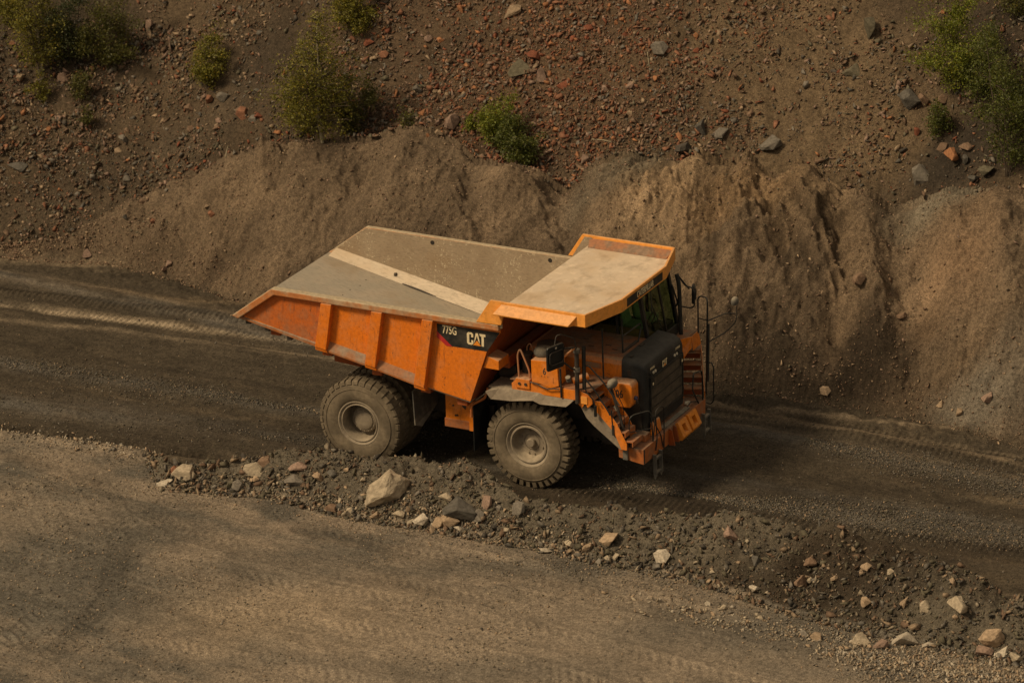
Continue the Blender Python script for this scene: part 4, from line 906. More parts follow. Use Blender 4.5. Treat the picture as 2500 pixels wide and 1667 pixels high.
# --- bumper
bm_ = MB(); bm_.hexa([(6.50, -1.72, 1.12), (7.12, -1.70, 1.02), (7.12, 1.70, 1.02), (6.50, 1.72, 1.12), (6.50, -1.74, 1.40), (7.12, -1.72, 1.40), (7.12, 1.72, 1.40), (6.50, 1.74, 1.40)])
bmp = bm_.build('bumper', 'orange_dusty', truck, bevel=0.012)
MB().box(6.93, 7.05, -.45, .98, 1.403, 1.44).build('bumper_grating', 'grey', bmp, bevel=.004)
MB().box(6.62, 6.74, -1.765, -1.715, 1.10, 1.42).build('mirror_clamp', 'grey', bmp, bevel=.005)
MB().box(7.121, 7.128, -1.71, -1.66, 1.04, 1.39).build('reflector_strip', 'dark', bmp)
for yy in (-.02, .52):
    tc = MB(); y0, y1 = yy, yy+.46
    P0 = [(7.13, 1.42), (7.20, 1.44), (7.36, 1.10), (7.30, 1.0), (7.13, 1.0)]
    tc.prism(P0, 1, y0, y0+.14); tc.prism(P0, 1, y1-.14, y1)
    tc.prism([(7.13, 1.42), (7.20, 1.44), (7.245, 1.34), (7.13, 1.34)], 1, y0+.14, y1-.14); tc.prism([(7.13, 1.16), (7.33, 1.16), (7.36, 1.10), (7.30, 1.0), (7.13, 1.0)], 1, y0+.14, y1-.14)
    tc.build('headlamp_housing', 'yellow', bmp, bevel=.015)
    MB().box(7.135, 7.16, y0+.14, y1-.14, 1.16, 1.34).build('headlamp', 'dark', bmp)
gst = MB()
for yy in (-.36, -.12): gst.plate([(7.13, yy, 1.42), (7.13, yy, 1.0), (7.28, yy, 1.02), (7.2, yy, 1.38)], (0, .03, 0))
gst.each('lamp_gusset', 'orange_dark', bmp)
MB().hexa([(6.93, -.92, 1.42), (7.02, -.92, 1.42), (7.02, -.50, 1.42), (6.93, -.5, 1.42), (6.93, -.92, 1.74), (6.97, -.92, 1.66), (6.97, -.50, 1.72), (6.93, -.5, 1.74)]).build('front_bracket', 'orange', bmp, bevel=.01)
for yy, zz in ((1.10, 1.47), (1.22, 1.44)): MB().cyl((6.88, yy, zz), (6.94, yy, zz), .045, 12).build('work_lamp', 'lens', bmp, smooth=True)
tl_ = MB(); tl_.tube([(7.0, .95, 1.45), (7.02, 1.1, 1.52), (7.02, 1.3, 1.46), (7.05, 1.42, 1.42)], .014, 6); tl_.build('hose', 'dark', bmp)
for s, y0 in ((-1, -1.28), (1, 1.42)):
    ld = MB()
    for yy in (y0, y0+.32): ld.plate([(7.14, yy, 1.12), (7.16, yy, .62), (7.20, yy, .50), (7.24, yy, .60), (7.22, yy, 1.12)], (0, .05, 0))
    for zz in (.62, .98): ld.box(7.15, 7.22, y0+.05, y0+.32, zz, zz+.05)
    ld.build('boarding_step', 'grey', truck, bevel=.004)

# --- near stair (beside the radiator, facing forward)
sr = MB()
sr.prism([(5.98, 2.50), (6.16, 2.50), (6.56, 2.02), (6.80, 1.56), (6.80, 1.41), (6.66, 1.41), (6.48, 1.80), (5.98, 2.30)], 1, -1.92, -1.895)
sr.prism([(5.98, 2.50), (6.16, 2.50), (6.56, 2.02), (6.80, 1.56), (6.80, 1.41), (6.66, 1.41), (6.48, 1.80), (5.98, 2.30)], 1, -1.36, -1.335)
sr.each('stair_stringer', 'orange', truck, bevel=.006)
for i in range(5):
    x = 6.20+.205*i*0.9; z = 2.40-.235*i*.85
    t_ = MB(); t_.box(x-.20, x, -1.893, -1.362, z, z+.02); t_.box(x-.02, x, -1.893, -1.362, z-.10, z-.001); t_.build('stair_tread', 'orange_dusty', truck)
ls = MB(); ls.box(6.66, 6.98, -1.30, -1.05, 1.41, 1.58); ls.build('bottom_step', 'orange_dusty', truck, bevel=.01)
sk = MB(); sk.plate([(5.58, -1.90, 2.40), (6.0, -1.90, 2.28), (6.50, -1.90, 1.78), (6.72, -1.88, 1.40), (6.62, -1.9, 1.40), (5.99, -1.93, 1.88), (5.81, -1.95, 2.06)], (0, .02, 0)); sk.build('stair_skirt', 'fender', truck)
dc_ = MB(); dc_.prism([(5.60, 2.40), (5.60, 2.74), (5.98, 2.62), (5.98, 2.44), (5.86, 2.32), (5.80, 2.44), (5.72, 2.30)], 1, -1.99, -1.96); dc_.prism([(5.6, 2.5), (6.2, 2.5), (6.2, 2.7), (5.6, 2.74)], 1, -1.36, -1.33)
dc_.box(5.60, 6.0, -1.96, -1.36, 2.50, 2.53); dc_.build('deck_corner', 'orange', truck, bevel=.008)
MB().box(5.70, 5.86, -2.01, -1.99, 2.42, 2.60).build('rear_reflector', 'orange_clean', truck)
# --- far stair (turned outwards)
def F(px, py, z): p = onz(px, py, z); return Vector(p)
step_a = Vector((6.67, 1.50, 1.62)); step_b = Vector((7.09, 1.68, 1.62)); up_ = Vector((-.105, .185, .22)); bk2 = Vector((-.12, .22, 0))
for i in range(4):
    a = step_a+up_*i; b = step_b+up_*i
    t_ = MB(); t_.plate([tuple(a), tuple(b), tuple(b+bk2), tuple(a+bk2)], (0, 0, .03)); t_.build('far_stair_tread', 'perf', truck)
    r_ = MB(); r_.plate([tuple(a+bk2), tuple(b+bk2), tuple(b+bk2+Vector((0, 0, -.22))), tuple(a+bk2+Vector((0, 0, -.22)))], (-.01, .01, 0)); r_.build('far_stair_riser', 'orange_dark', truck)
a = step_a+up_*3.2; b = step_b+up_*3.2
lnd = MB(); lnd.plate([tuple(a), tuple(b), tuple(b+Vector((-.28, .62, 0))), tuple(a+Vector((-.28, .62, 0)))], (0, 0, .03)); lnd.build('stair_landing', 'perf', truck)
s2 = MB(); e0 = step_b+Vector((.01, 0, -.2)); e1 = step_b+up_*3.4
s2.plate([tuple(e0), tuple(e0+Vector((.0, 0, .16))), tuple(e1+Vector((0, 0, .10))), tuple(e1+Vector((-.1, .2, -.12)))], (.02, .01, 0))
e0 = step_a+Vector((-.01, 0, -.2)); e1 = step_a+up_*3.4
s2.plate([tuple(e0), tuple(e0+Vector((.0, 0, .16))), tuple(e1+Vector((0, 0, .10))), tuple(e1+Vector((-.1, .2, -.12)))], (-.02, -.01, 0)); s2.each('far_stair_stringer', 'orange', truck)
td = MB(); td.plate([(6.20, 2.30, 2.75), (6.60, 2.40, 2.75), (6.60, 1.95, 2.75), (6.36, 1.55, 2.75), (6.15, 1.55, 2.75)], (0, 0, .03)); td.build('cab_deck_grating', 'perf', truck)
ck = MB(); ck.plate([(6.36, 1.50, 2.79), (6.64, 1.97, 2.79), (6.64, 1.97, 2.50), (6.60, 1.80, 2.42), (6.50, 1.66, 2.20), (6.36, 1.50, 2.20)], (.025, -.015, 0))
ck.plate([(6.645, 1.99, 2.77), (6.62, 2.43, 2.77), (6.66, 2.50, 2.42), (6.68, 2.02, 2.42)], (-.02, 0, 0))
ck.box(6.27, 6.40, 1.12, 1.50, 2.30, 2.84); ck.each('deck_front_panel', 'orange', truck, bevel=.006)
dkb = MB(); dkb.box(5.0, 6.2, 2.0, 2.4, 2.70, 2.75); dkb.build('cab_side_deck', 'orange_dark', truck)

# --- handrails, grab hoops, mirrors
def rail(name, pts, r=.018, rad=.09, mat='black', seg=8):
    o = MB().tube(arc(pts, rad, 4), r, seg).build(name, mat, truck, smooth=True); return o
rail('mirror_post', [(5.62, -2.02, 2.42), (5.62, -2.02, 3.72)], .055, mat='dark')
rail('mirror_post_back', [(5.74, -1.90, 2.60), (5.74, -1.90, 3.78)], .048)
rail('mirror_loop', [(5.30, -2.55, 3.80), (5.30, -2.40, 4.15), (5.40, -2.35, 4.18), (5.60, -2.08, 4.02), (5.62, -2.02, 3.72)], .014, .08, 'dark')
mc = Vector((5.42, -2.66, 3.735)); ux = Vector((.17, .507, 0)).normalized(); uz = Vector((0, 0, 1)); un_ = ux.cross(uz)
def rrect(w, h, r, n=4):
    o = []
    for cx, cz, a0 in ((w-r, h-r, 0), (-w+r, h-r, 90), (-w+r, -h+r, 180), (w-r, -h+r, 270)):
        for i in range(n+1):
            a = R(a0+90*i/n); o.append((cx+r*math.cos(a), cz+r*math.sin(a)))
    return o
def mirror(mc, ux, w, h, front_sign, nm='mirror'):
    un_ = ux.cross(uz); mb = MB(); pr = rrect(w, h, .06)
    mb.plate([tuple(mc+ux*a+uz*b) for a, b in pr], tuple(un_*-.06)); mo = mb.build(nm, 'mirror', truck, bevel=.02, seg=3)
    g = MB(); g.plate([tuple(mc+ux*a*.92+uz*b*.92-un_*.061) for a, b in pr], tuple(un_*-.004)); g.build('mirror_glass', 'silver', mo)
    k_ = MB(); k_.tube([tuple(mc+ux*a+uz*b+un_*.02) for a, b in rrect(w*.80, h*.52, .07)], .013, 6, True); k_.build('mirror_bracket', 'dark', mo, smooth=True)
    c_ = MB(); c_.box(*(mc.x-.03, mc.x+.03), mc.y-.04, mc.y+.0, mc.z+h*.72, mc.z+h*.85); c_.build('mirror_stud', 'grey', mo)
    return mo
mirror(mc, ux, .27, .29, 1)
rail('mirror_arm', [(5.50, -2.42, 3.88), (5.60, -2.10, 3.80), (5.62, -2.02, 3.66)], .022, .05, 'dark')
rail('mirror_arm', [(5.48, -2.44, 3.56), (5.58, -2.14, 3.28), (5.62, -2.02, 3.26)], .022, .05, 'dark')
rail('mirror_arm', [(5.48, -2.4, 3.66), (5.60, -2.1, 3.78)], .025, .05, 'orange')
for zz in (3.70, 3.24): MB().cyl((5.62, -2.02, zz-.05), (5.62, -2.02, zz+.05), .075, 12).build('mirror_clamp', 'grey', truck, smooth=True)
MB().cyl((5.50, -2.25, 3.12), (5.50, -2.2, 3.02), .06, 12).build('work_lamp', 'grey', truck, smooth=True)
rail('rail_post', [(5.22, -2.03, 2.50), (5.20, -2.03, 3.20)], .025)
rail('stair_handrail', [(5.74, -1.90, 3.28), (5.85, -1.90, 3.34), (6.24, -1.85, 2.92), (6.60, -1.85, 2.45)], .018)
rail('stair_handrail', [(5.74, -1.88, 3.0), (6.02, -1.92, 2.75), (6.36, -1.94, 2.30), (6.40, -1.95, 2.22)], .018)
rail('grab_handle', [(5.80, -2.0, 2.82), (5.84, -2.0, 2.72), (6.02, -2.0, 2.55), (6.06, -2.0, 2.3)], .016)
MB().cyl((6.06, -2.0, 2.42), (6.06, -2.0, 2.16), .038, 8).build('handle_grip', 'black', truck)
rail('grab_handle', [(6.42, -1.92, 2.34), (6.44, -1.92, 2.05), (6.47, -1.92, 1.8)], .016)
MB().cyl((6.455, -1.92, 1.98), (6.47, -1.92, 1.74), .034, 8).build('handle_grip', 'black', truck)
rail('convex_mirror_post', [(6.70, -1.75, 1.36), (6.62, -1.76, 1.95), (6.34, -1.74, 2.80)], .036, .2, 'dark')
cvm = MB(); cvm.lathe([(0, .075), (.08, .07), (.14, .05), (.17, .015), (.175, -.01), (.15, -.04), (0, -.05)], (0, 0, 0), 2, 28)
cvm.v = [(x*.62+6.36, y*1.12-1.72, z*1.5+2.90) for x, y, z in cvm.v]; cvm.build('convex_mirror', 'grey', truck, smooth=True)
rail('mirror_wire', [(6.62, -1.60, 1.55), (6.58, -1.62, 2.35), (6.38, -1.70, 2.82)], .009, .05)
MB().cyl((6.42, -1.70, 2.36), (6.50, -1.74, 2.28), .05, 10).build('mirror_joint', 'grey', truck, smooth=True)
rail('hood_side_post', [(5.88, -1.18, 2.74), (5.86, -1.18, 3.98)], .020)
rail('hood_handrail', [(6.12, -.64, 3.22), (6.10, -.64, 4.05)], .022)
rail('hood_handrail', [(6.10, -.64, 3.62), (6.12, .30, 3.62), (6.12, .36, 3.52), (6.15, .12, 3.25), (6.15, .10, 3.23)], .020, .05)
MB().box(6.08, 6.15, -.62, .14, 3.225, 3.265).build('handrail_foot', 'dark', truck, bevel=.008)
# hoops on the bumper
rail('bumper_hoop', [(6.74, -1.66, 1.40), (6.74, -1.66, 2.06), (6.80, -1.60, 2.16), (7.02, -1.22, 2.16), (7.06, -1.16, 2.08), (7.10, -1.16, 1.40)], .017, .08)
rail('bumper_hoop', [(6.75, -1.66, 1.75), (7.08, -1.16, 1.72)], .012)
rail('bumper_hoop', [(7.06, -1.14, 2.02), (7.12, -1.05, 1.98), (7.14, -1.02, 1.42), (7.14, -1.10, 1.16)], .015)
rail('bumper_hoop', [(7.10, -1.16, 1.4), (7.10, -.98, 2.10), (7.11, -.75, 2.12), (7.12, -.60, 2.04), (7.12, -.60, 1.42), (7.14, -.66, 1.05)], .015, .06)
rail('bumper_hoop', [(7.05, -1.15, 2.0), (7.12, -.78, 1.42), (7.15, -.72, 1.1)], .014)
rail('bumper_hoop', [(7.10, 1.48, 1.16), (7.10, 1.42, 1.32), (7.10, 1.02, 1.85), (7.10, 1.08, 2.25), (7.10, 1.52, 2.16), (7.10, 1.58, 2.02), (7.10, 1.60, 1.1), (7.12, 1.6, .8)], .020, .07)
rail('bumper_hoop', [(6.98, 2.05, 1.15), (7.10, 2.05, 1.12), (7.20, 2.0, 1.25), (7.20, 2.0, 2.1), (7.14, 2.0, 2.20), (7.08, 2.0, 2.18)], .017, .06)
# far side
rail('far_mirror_post', [(6.36, 2.02, 2.78), (6.32, 2.02, 4.02), (6.26, 2.02, 4.26)], .052)
rail('far_grab_hoop', [(6.05, 2.02, 4.0), (6.13, 2.02, 4.0), (6.28, 2.02, 3.56), (6.24, 2.02, 3.45), (6.12, 2.02, 3.44)], .022, .08)
rail('far_mirror_loop', [(6.20, 2.28, 4.1), (6.36, 2.28, 3.90), (6.54, 2.3, 3.86), (6.59, 2.3, 3.74), (6.58, 2.3, 3.42), (6.50, 2.3, 3.35), (6.26, 2.3, 3.36)], .018, .05)
rail('far_mirror_loop', [(6.27, 2.05, 4.24), (6.5, 2.2, 3.86)], .016)
rail('far_stair_rail', [(6.72, 2.2, 2.8), (6.72, 2.2, 3.67), (6.78, 2.2, 3.73), (6.95, 2.18, 3.73), (7.0, 2.12, 3.64), (6.98, 2.06, 1.35)], .020, .05)
rail('far_stair_rail', [(6.72, 2.2, 3.17), (6.99, 2.14, 3.18)], .015)
rail('far_stair_post', [(7.02, 2.12, 3.1), (7.05, 2.0, 1.7)], .032)
rail('far_mirror_arm', [(6.98, 2.14, 3.16), (7.30, 2.5, 3.28), (7.44, 2.7, 3.22)], .016)
rail('far_mirror_arm', [(6.98, 2.12, 2.62), (7.25, 2.6, 2.76), (7.47, 2.7, 3.02), (7.49, 2.7, 3.42)], .014, .1)
cv2 = MB(); cv2.lathe([(0, .075), (.08, .07), (.14, .05), (.17, .015), (.175, -.01), (.15, -.04), (0, -.05)], (0, 0, 0), 2, 24)
cv2.v = [(x*.5+7.44, y*.75+2.7, z*1.5+3.52) for x, y, z in cv2.v]; cv2.build('far_convex_mirror', 'grey', truck, smooth=True)
mirror(Vector((6.48, 2.55, 3.62)), Vector((-.17, .507, 0)).normalized(), .10, .24, 1, 'far_mirror')
TS = 1.0

# ------------------------------------------------------------------ stones
def rock_mesh(seed, npt=13, flat=0.7, rough=0.025, cuts=2, pinch=0.0):
    r = random.Random(seed); bm = bmesh.new()
    for _ in range(npt):
        while True:
            p = Vector((r.uniform(-1, 1), r.uniform(-1, 1), r.uniform(-1, 1)))
            if 0.55 < p.length < 1.05: break
        p = Vector((p.x*.5, p.y*.5, p.z*.5*flat)); p.x *= 1-pinch*(p.z+.3); bm.verts.new(p)
    h = bmesh.ops.convex_hull(bm, input=bm.verts); bmesh.ops.delete(bm, geom=list({g for g in h['geom_interior'] if isinstance(g, bmesh.types.BMVert)}), context='VERTS')
    if cuts:
        bmesh.ops.bevel(bm, geom=list(bm.edges), offset=0.012, segments=1, affect='EDGES', clamp_overlap=True)
        bmesh.ops.triangulate(bm, faces=bm.faces)
        bmesh.ops.subdivide_edges(bm, edges=[e for e in bm.edges if e.calc_length() > 0.12], cuts=cuts, use_grid_fill=True)
        from mathutils import noise as mn
        for v_ in bm.verts:
            n_ = mn.noise(v_.co*5+Vector((seed, 0, 0)))+0.5*mn.noise(v_.co*13+Vector((0, seed, 0)))
            v_.co += v_.co.normalized()*n_*rough
    zs = [v_.co for v_ in bm.verts]; mn_ = [min(c[i] for c in zs) for i in range(3)]; mx_ = [max(c[i] for c in zs) for i in range(3)]
    for v_ in bm.verts:
        v_.co = Vector([(v_.co[i]-(mn_[i]+mx_[i])/2)/(mx_[i]-mn_[i]) for i in range(3)])
    me = bpy.data.meshes.new('rock'); bm.to_mesh(me); bm.free(); me.materials.append(M['stone']); return me
RM = [rock_mesh(100+i, 11+i % 5, pinch=(0.5 if i % 4 == 0 else 0)) for i in range(14)]
BOULD = rock_mesh(23, 26, 0.95, 0.035, 4)
RC = dict(red=(.21, .072, .038), brick=(.245, .115, .065), orange=(.36, .165, .075), pink=(.27, .185, .135), grey=(.185, .165, .132), dark=(.075, .066, .053), tan=(.34, .25, .16),
          pale=(.36, .30, .21), white=(.43, .375, .285), brown=(.19, .125, .08), olive=(.13, .115, .075), slate=(.108, .100, .083))
PXM = S/104.5*(1/1.0)
def rock(px, py, w, h, c, label, group=None, me=None, tilt=None, sink=0.30, name='rock', cat='rock'):
    p = ground_at(px, py+h*0.30); nrm = Vector(soil_normal(np.array([p[0]]), np.array([p[1]]))[0])
    o = bpy.data.objects.new(name, me or RM[rnd.randrange(len(RM))]); col.objects.link(o)
    wm, hm = w*PXM, h*PXM
    ez = (Vector((0, 0, 1))*0.5+nrm*0.5).normalized(); exx = Vector((hr[0], hr[1], 0)); exx = (exx-ez*exx.dot(ez)).normalized(); ey = ez.cross(exx)
    sp = rnd.uniform(-.25, .25) if tilt is None else tilt
    m3 = Matrix((exx, ey, ez)).transposed() @ Matrix.Rotation(sp, 3, 'Y') @ Matrix.Rotation(rnd.choice((0, math.pi))+rnd.uniform(-.2, .2), 3, 'Z')
    dz = hm*0.86; s = Vector((wm, (wm+hm)*0.5, dz))
    o.matrix_world = Matrix.Translation(Vector(p)+nrm*(dz*(0.5-sink))) @ m3.to_4x4() @ Matrix.Diagonal((*s, 1))
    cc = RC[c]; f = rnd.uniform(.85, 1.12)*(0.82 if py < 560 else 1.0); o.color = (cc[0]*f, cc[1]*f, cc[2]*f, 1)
    return tag(o, label, cat, group)
NB = 'stones lying on the rubble bank'; NH = 'loose stones on the scree hillside'
for r_ in (
 (890, 1098, 112, 74, 'pale', 'biggest boulder on the rubble bank, cream and grey, just below the rear wheel', None, BOULD, -.12),
 (1062, 1160, 80, 52, 'slate', 'wide flat-topped grey slab half buried in the rubble bank under the front wheel'),
 (1036, 1186, 48, 30, 'tan', 'rough tan block against the front of the wide flat-topped slab'),
 (1097, 1180, 36, 32, 'grey', 'grey wedge leaning on the right side of the flat-topped slab'),
 (1120, 1147, 28, 38, 'pink', 'upright pinkish pointed stone on the bank left of the front tyre bottom'),
 (1190, 1162, 42, 34, 'grey', 'rounded grey stone at the bank crest right below the front tyre'),
 (1402, 1226, 50, 36, 'tan', 'tilted brown and cream slab with a dark shadow on the bank below the bumper', None, None, -.5),
 (1521, 1272, 38, 34, 'white', 'square cream block on the dark slope of the bank'),
 (1680, 1217, 30, 38, 'pink', 'pointed pinkish stone standing alone on the bank crest', None, RM[0]),
 (2200, 1385, 38, 58, 'pale', 'tall upright pale slab in the dark soil at the far right', None, None, .15),
 (2281, 1450, 60, 52, 'tan', 'big square tan boulder at the lower right foot of the bank', None, BOULD),
 (684, 1064, 44, 20, 'pink', 'flat pink-tinted stone on the left end of the bank crest'),
 (735, 1092, 30, 30, 'tan', 'blocky tan stone on the bank left of the biggest boulder'),
 (762, 1086, 26, 24, 'slate', 'dark grey stone touching the right of the blocky tan one'),
 (680, 1098, 52, 20, 'grey', 'long low grey stone below the flat pink-tinted one'),
 (420, 1080, 52, 28, 'pale', 'pale broken stone at the left tip of the bank'),
 (404, 1078, 22, 26, 'brick', 'small brick-coloured stone against the pale broken one at the bank tip'),
 (378, 1104, 42, 14, 'white', 'thin whitish flat stone, leftmost of the bank stones'),
 (608, 1058, 40, 22, 'brown', 'brown elongated stone at the crest left of the rear wheel'),
 (581, 1074, 56, 22, 'pale', 'pale wide stone behind the upright grey one on the left bank'),
 (546, 1108, 28, 30, 'grey', 'upright grey stone at the front of the left bank'),
 (530, 1104, 24, 24, 'olive', 'dark squat stone beside the upright grey one'),
 (967, 1192, 36, 32, 'white', 'round whitish stone at the foot of the bank in a cluster'),
 (942, 1193, 22, 22, 'pale', 'cube-like pale stone left of the round whitish one'),
 (1006, 1194, 28, 28, 'tan', 'tan angular stone between the round whitish one and the slab'),
 (994, 1214, 14, 24, 'tan', 'slim tan splinter below the angular cluster at the bank foot'),
 (1026, 1139, 34, 24, 'pale', 'pale flattish stone above the flat-topped slab'),
 (1052, 1212, 20, 12, 'white', 'small whitish chip right under the rough tan block'),
 (760, 1165, 30, 20, 'brown', 'reddish brown stone at the bank foot left of the boulder'),
 (806, 1172, 24, 20, 'pale', 'split pale stone at the bank foot below the boulder'),
 (860, 1180, 28, 18, 'tan', 'low tan stone directly below the biggest boulder'),
 (917, 1178, 30, 20, 'pale', 'creamy stone at the foot between boulder and cluster'),
 (1253, 1262, 30, 16, 'white', 'pinkish white streaky flat stone lying off the bank on the gravel'),
 (1310, 1245, 26, 18, 'pale', 'pale stone above the pair of round foot stones'),
 (1350, 1250, 28, 20, 'tan', 'tan and cream stone left of the tilted slab'),
 (1398, 1282, 20, 22, 'pale', 'left one of the pair of round pale stones at the bank foot'),
 (1416, 1278, 20, 18, 'pale', 'right one of the pair of round pale stones at the bank foot'),
 (1376, 1290, 16, 20, 'grey', 'grey pebble left of the round pale pair'),
 (1740, 1282, 24, 26, 'slate', 'grey stone in the dark bank left of the hollow'),
 (1738, 1345, 28, 22, 'white', 'rounded pale stone low in the dark bank slope'),
 (1838, 1330, 36, 32, 'brown', 'brown slab sticking out of the dark bank hollow'),
 (1860, 1280, 30, 24, 'brown', 'brown stone under the overhanging crest of the hollow'),
 (1990, 1300, 24, 18, 'tan', 'tan stone high in the dark bank right of the hollow'),
 (2048, 1310, 16, 22, 'pale', 'small pale tooth-shaped stone in the upper dark bank'),
 (2190, 1332, 18, 22, 'tan', 'small cream stone near the crest at the right'),
 (2125, 1388, 26, 26, 'pale', 'pale rounded stone left of the tall upright slab'),
 (1990, 1375, 22, 30, 'tan', 'tan upright stone in the middle of the right bank slope'),
 (2075, 1375, 14, 34, 'tan', 'narrow slanting tan stone in the right bank slope', None, None, .4),
 (2078, 1466, 56, 40, 'white', 'brightest white angular stone in the line at the bank foot'),
 (1977, 1464, 40, 30, 'pale', 'pale egg-shaped stone left of the brightest white one'),
 (2132, 1480, 34, 14, 'white', 'thin white flat stone right of the brightest white one'),
 (2022, 1480, 36, 22, 'pink', 'pinkish cluster stone between egg-shaped and brightest stones'),
 (1874, 1460, 26, 20, 'tan', 'tan stone left of the egg-shaped one at the bank foot'),
 (1848, 1452, 22, 16, 'grey', 'grey stone at the left start of the foot line'),
 (2300, 1492, 38, 18, 'white', 'smooth white oval stone under the big square tan boulder'),
 (2262, 1490, 40, 20, 'pink', 'pinkish flat stone left of the smooth white oval one'),
 (2338, 1505, 34, 30, 'pale', 'pale stone cut by the right picture edge at the foot line'),
 (1660, 1395, 18, 14, 'pale', 'lone pale pebble on the gravel below the bank'),
 (1625, 1385, 14, 12, 'white', 'tiny white pebble left of the lone pale one'),
 (1043, 268, 40, 52, 'pink', 'large pear-shaped grey-pink rock just above the left mound crest', None, RM[4], .35),
 (1012, 300, 20, 22, 'tan', 'small blocky tan stone on the mound crest below the pear-shaped rock'),
 (1770, 327, 60, 34, 'grey', 'light slab with a notch above the right mound, the larger of two'),
 (1656, 305, 46, 26, 'grey', 'light wedge above the right mound, the smaller of two'),
 (2092, 213, 54, 48, 'slate', 'dark grey six-sided slab left of the right hand shrubs'),
 (2125, 218, 26, 40, 'brown', 'brown slab tucked behind the dark six-sided one'),
 (2117, 390, 46, 44, 'grey', 'grey rock with a pink edge at the foot of the dark soil patch'),
 (2188, 350, 34, 54, 'orange', 'tall orange-pink teardrop rock in the dark soil patch', None, RM[8], .25),
 (2222, 335, 34, 26, 'brown', 'brown wedge right above the teardrop rock'),
 (2166, 333, 30, 22, 'brown', 'dull brown stone left above the teardrop rock'),
 (2218, 360, 20, 24, 'slate', 'small dark stone at the right side of the teardrop rock'),
 (2168, 222, 32, 26, 'brown', 'brownish stone half under the right hand shrub'),
 (2106, 298, 18, 24, 'red', 'red stone at the left foot of the small right hand shrub'),
 (2268, 382, 42, 34, 'olive', 'broad olive-brown slab in the dark patch near the right edge'),
 (2240, 402, 30, 28, 'slate', 'cracked grey stone left below the olive-brown slab'),
 (1958, 160, 52, 26, 'olive', 'grey double slab alone on the smooth tan scree'),
 (1998, 52, 44, 64, 'olive', 'long dark leaning slab near the top right of the scree', None, None, .9),
 (1230, 122, 46, 26, 'red', 'largest brick-red stone, in the middle of the red scree'),
 (1247, 165, 24, 46, 'pink', 'grey-pink upright stone below the largest brick-red one'),
 (1192, 150, 62, 30, 'olive', 'dark layered slab left of the largest brick-red stone'),
 (1296, 187, 40, 24, 'red', 'slanting bright red slab below right of the upright stone', None, None, -.6),
 (1352, 62, 30, 18, 'red', 'deep red flat stone high in the middle of the scree'),
 (1178, 16, 58, 30, 'tan', 'broad tan-brown rock at the top edge of the photo'),
 (1515, 105, 46, 38, 'grey', 'grey angular rock in the upper scree right of centre'),
 (1568, 332, 40, 46, 'dark', 'dark grey slab set in the scree just above the middle crest'),
 (1610, 285, 30, 40, 'slate', 'greenish grey slab above the dark one'),
 (1342, 357, 26, 28, 'pink', 'pinkish stone low on the scree beside the green bush'),
 (1448, 195, 26, 20, 'pink', 'pale pink stone in the middle of the scree'),
 (1503, 178, 18, 16, 'orange', 'bright orange stone in the middle of the scree'),
 (1600, 78, 14, 18, 'orange', 'bright orange stone in the upper right part of the red scree'),
 (344, 50, 26, 26, 'pink', 'square pinkish stone between the two upper left shrubs'),
 (558, 254, 32, 34, 'brick', 'brick-pink slab left of the tall birch foot'),
 (515, 214, 36, 30, 'grey', 'pale grey triangular slab under the middle left bush'),
 (484, 222, 20, 30, 'brick', 'narrow brick-pink stone left of the triangular slab'),
 (437, 243, 30, 18, 'brown', 'low reddish brown stone left of the brick-pink slab'),
 (440, 292, 22, 22, 'brown', 'brown cube above the left mound shoulder'),
 (582, 270, 26, 18, 'grey', 'grey flat stone below the brick-pink slab'),
 (596, 262, 22, 16, 'red', 'red flat stone right of the grey flat one near the birch'),
 (285, 315, 30, 26, 'grey', 'pale grey triangular stone alone on the left scree'),
 (113, 293, 16, 14, 'orange', 'small round orange stone on the far left scree'),
 (144, 173, 30, 24, 'pink', 'pink-brown round stone between the two small left saplings'),
 (47, 170, 22, 34, 'tan', 'tan upright stone left of the leftmost sapling', None, None, -.5),
 (38, 380, 62, 22, 'slate', 'flat grey-green slab low at the left picture edge'),
 (882, 122, 26, 20, 'brick', 'rounded brick-tan stone right of the birch top'),
 (848, 92, 30, 18, 'red', 'dark red flat stone below the top middle shrub'),
 (985, 85, 24, 22, 'pink', 'square pink stone of the pair at the upper middle'),
 (1012, 88, 20, 14, 'orange', 'orange stone of the pair at the upper middle'),
 (1058, 16, 18, 28, 'orange', 'upright orange stone at the top edge of the photo'),
 (920, 22, 16, 22, 'brick', 'upright brick-orange stone right of the top middle shrub'),
 (968, 255, 30, 14, 'orange', 'thin orange slab above the left mound crest'),
 (960, 200, 26, 20, 'grey', 'grey stone among orange ones right of the birch'),
 (200, 577, 24, 20, 'pink', 'lone pinkish stone at the road edge on the far left'),
 (388, 598, 20, 18, 'pink', 'upper of two pinkish stones at the foot of the left mound'),
 (378, 612, 18, 22, 'pink', 'lower of two pinkish stones at the foot of the left mound'),
 (2270, 905, 30, 26, 'pink', 'round pinkish stone at the foot of the far right mound'),
 (2160, 922, 22, 18, 'tan', 'round tan stone left of the pinkish one under the far right mound'),
 (2204, 938, 22, 20, 'tan', 'round tan stone between its two neighbours under the far right mound'),
 (1975, 632, 34, 30, 'brown', 'brown clod standing out of the right mound face'),
 (2070, 720, 26, 22, 'brown', 'grey-brown clod on the far right mound face'),
 (1895, 893, 28, 24, 'tan', 'tan clod at the dark foot of the right mound'),
):
    px, py, w, h, c, lb = r_[:6]; me = r_[7] if len(r_) > 7 else None; tl = r_[8] if len(r_) > 8 else None
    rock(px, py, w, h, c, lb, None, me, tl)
rx = random.Random(5)
def scatter(n, reg, sz, cols, label, group):
    k = 0
    while k < n:
        px, py = reg(); w = sz(); rock(px, py, w, w*rx.uniform(.6, 1.0), rx.choice(cols), label, group, sink=.34); k += 1
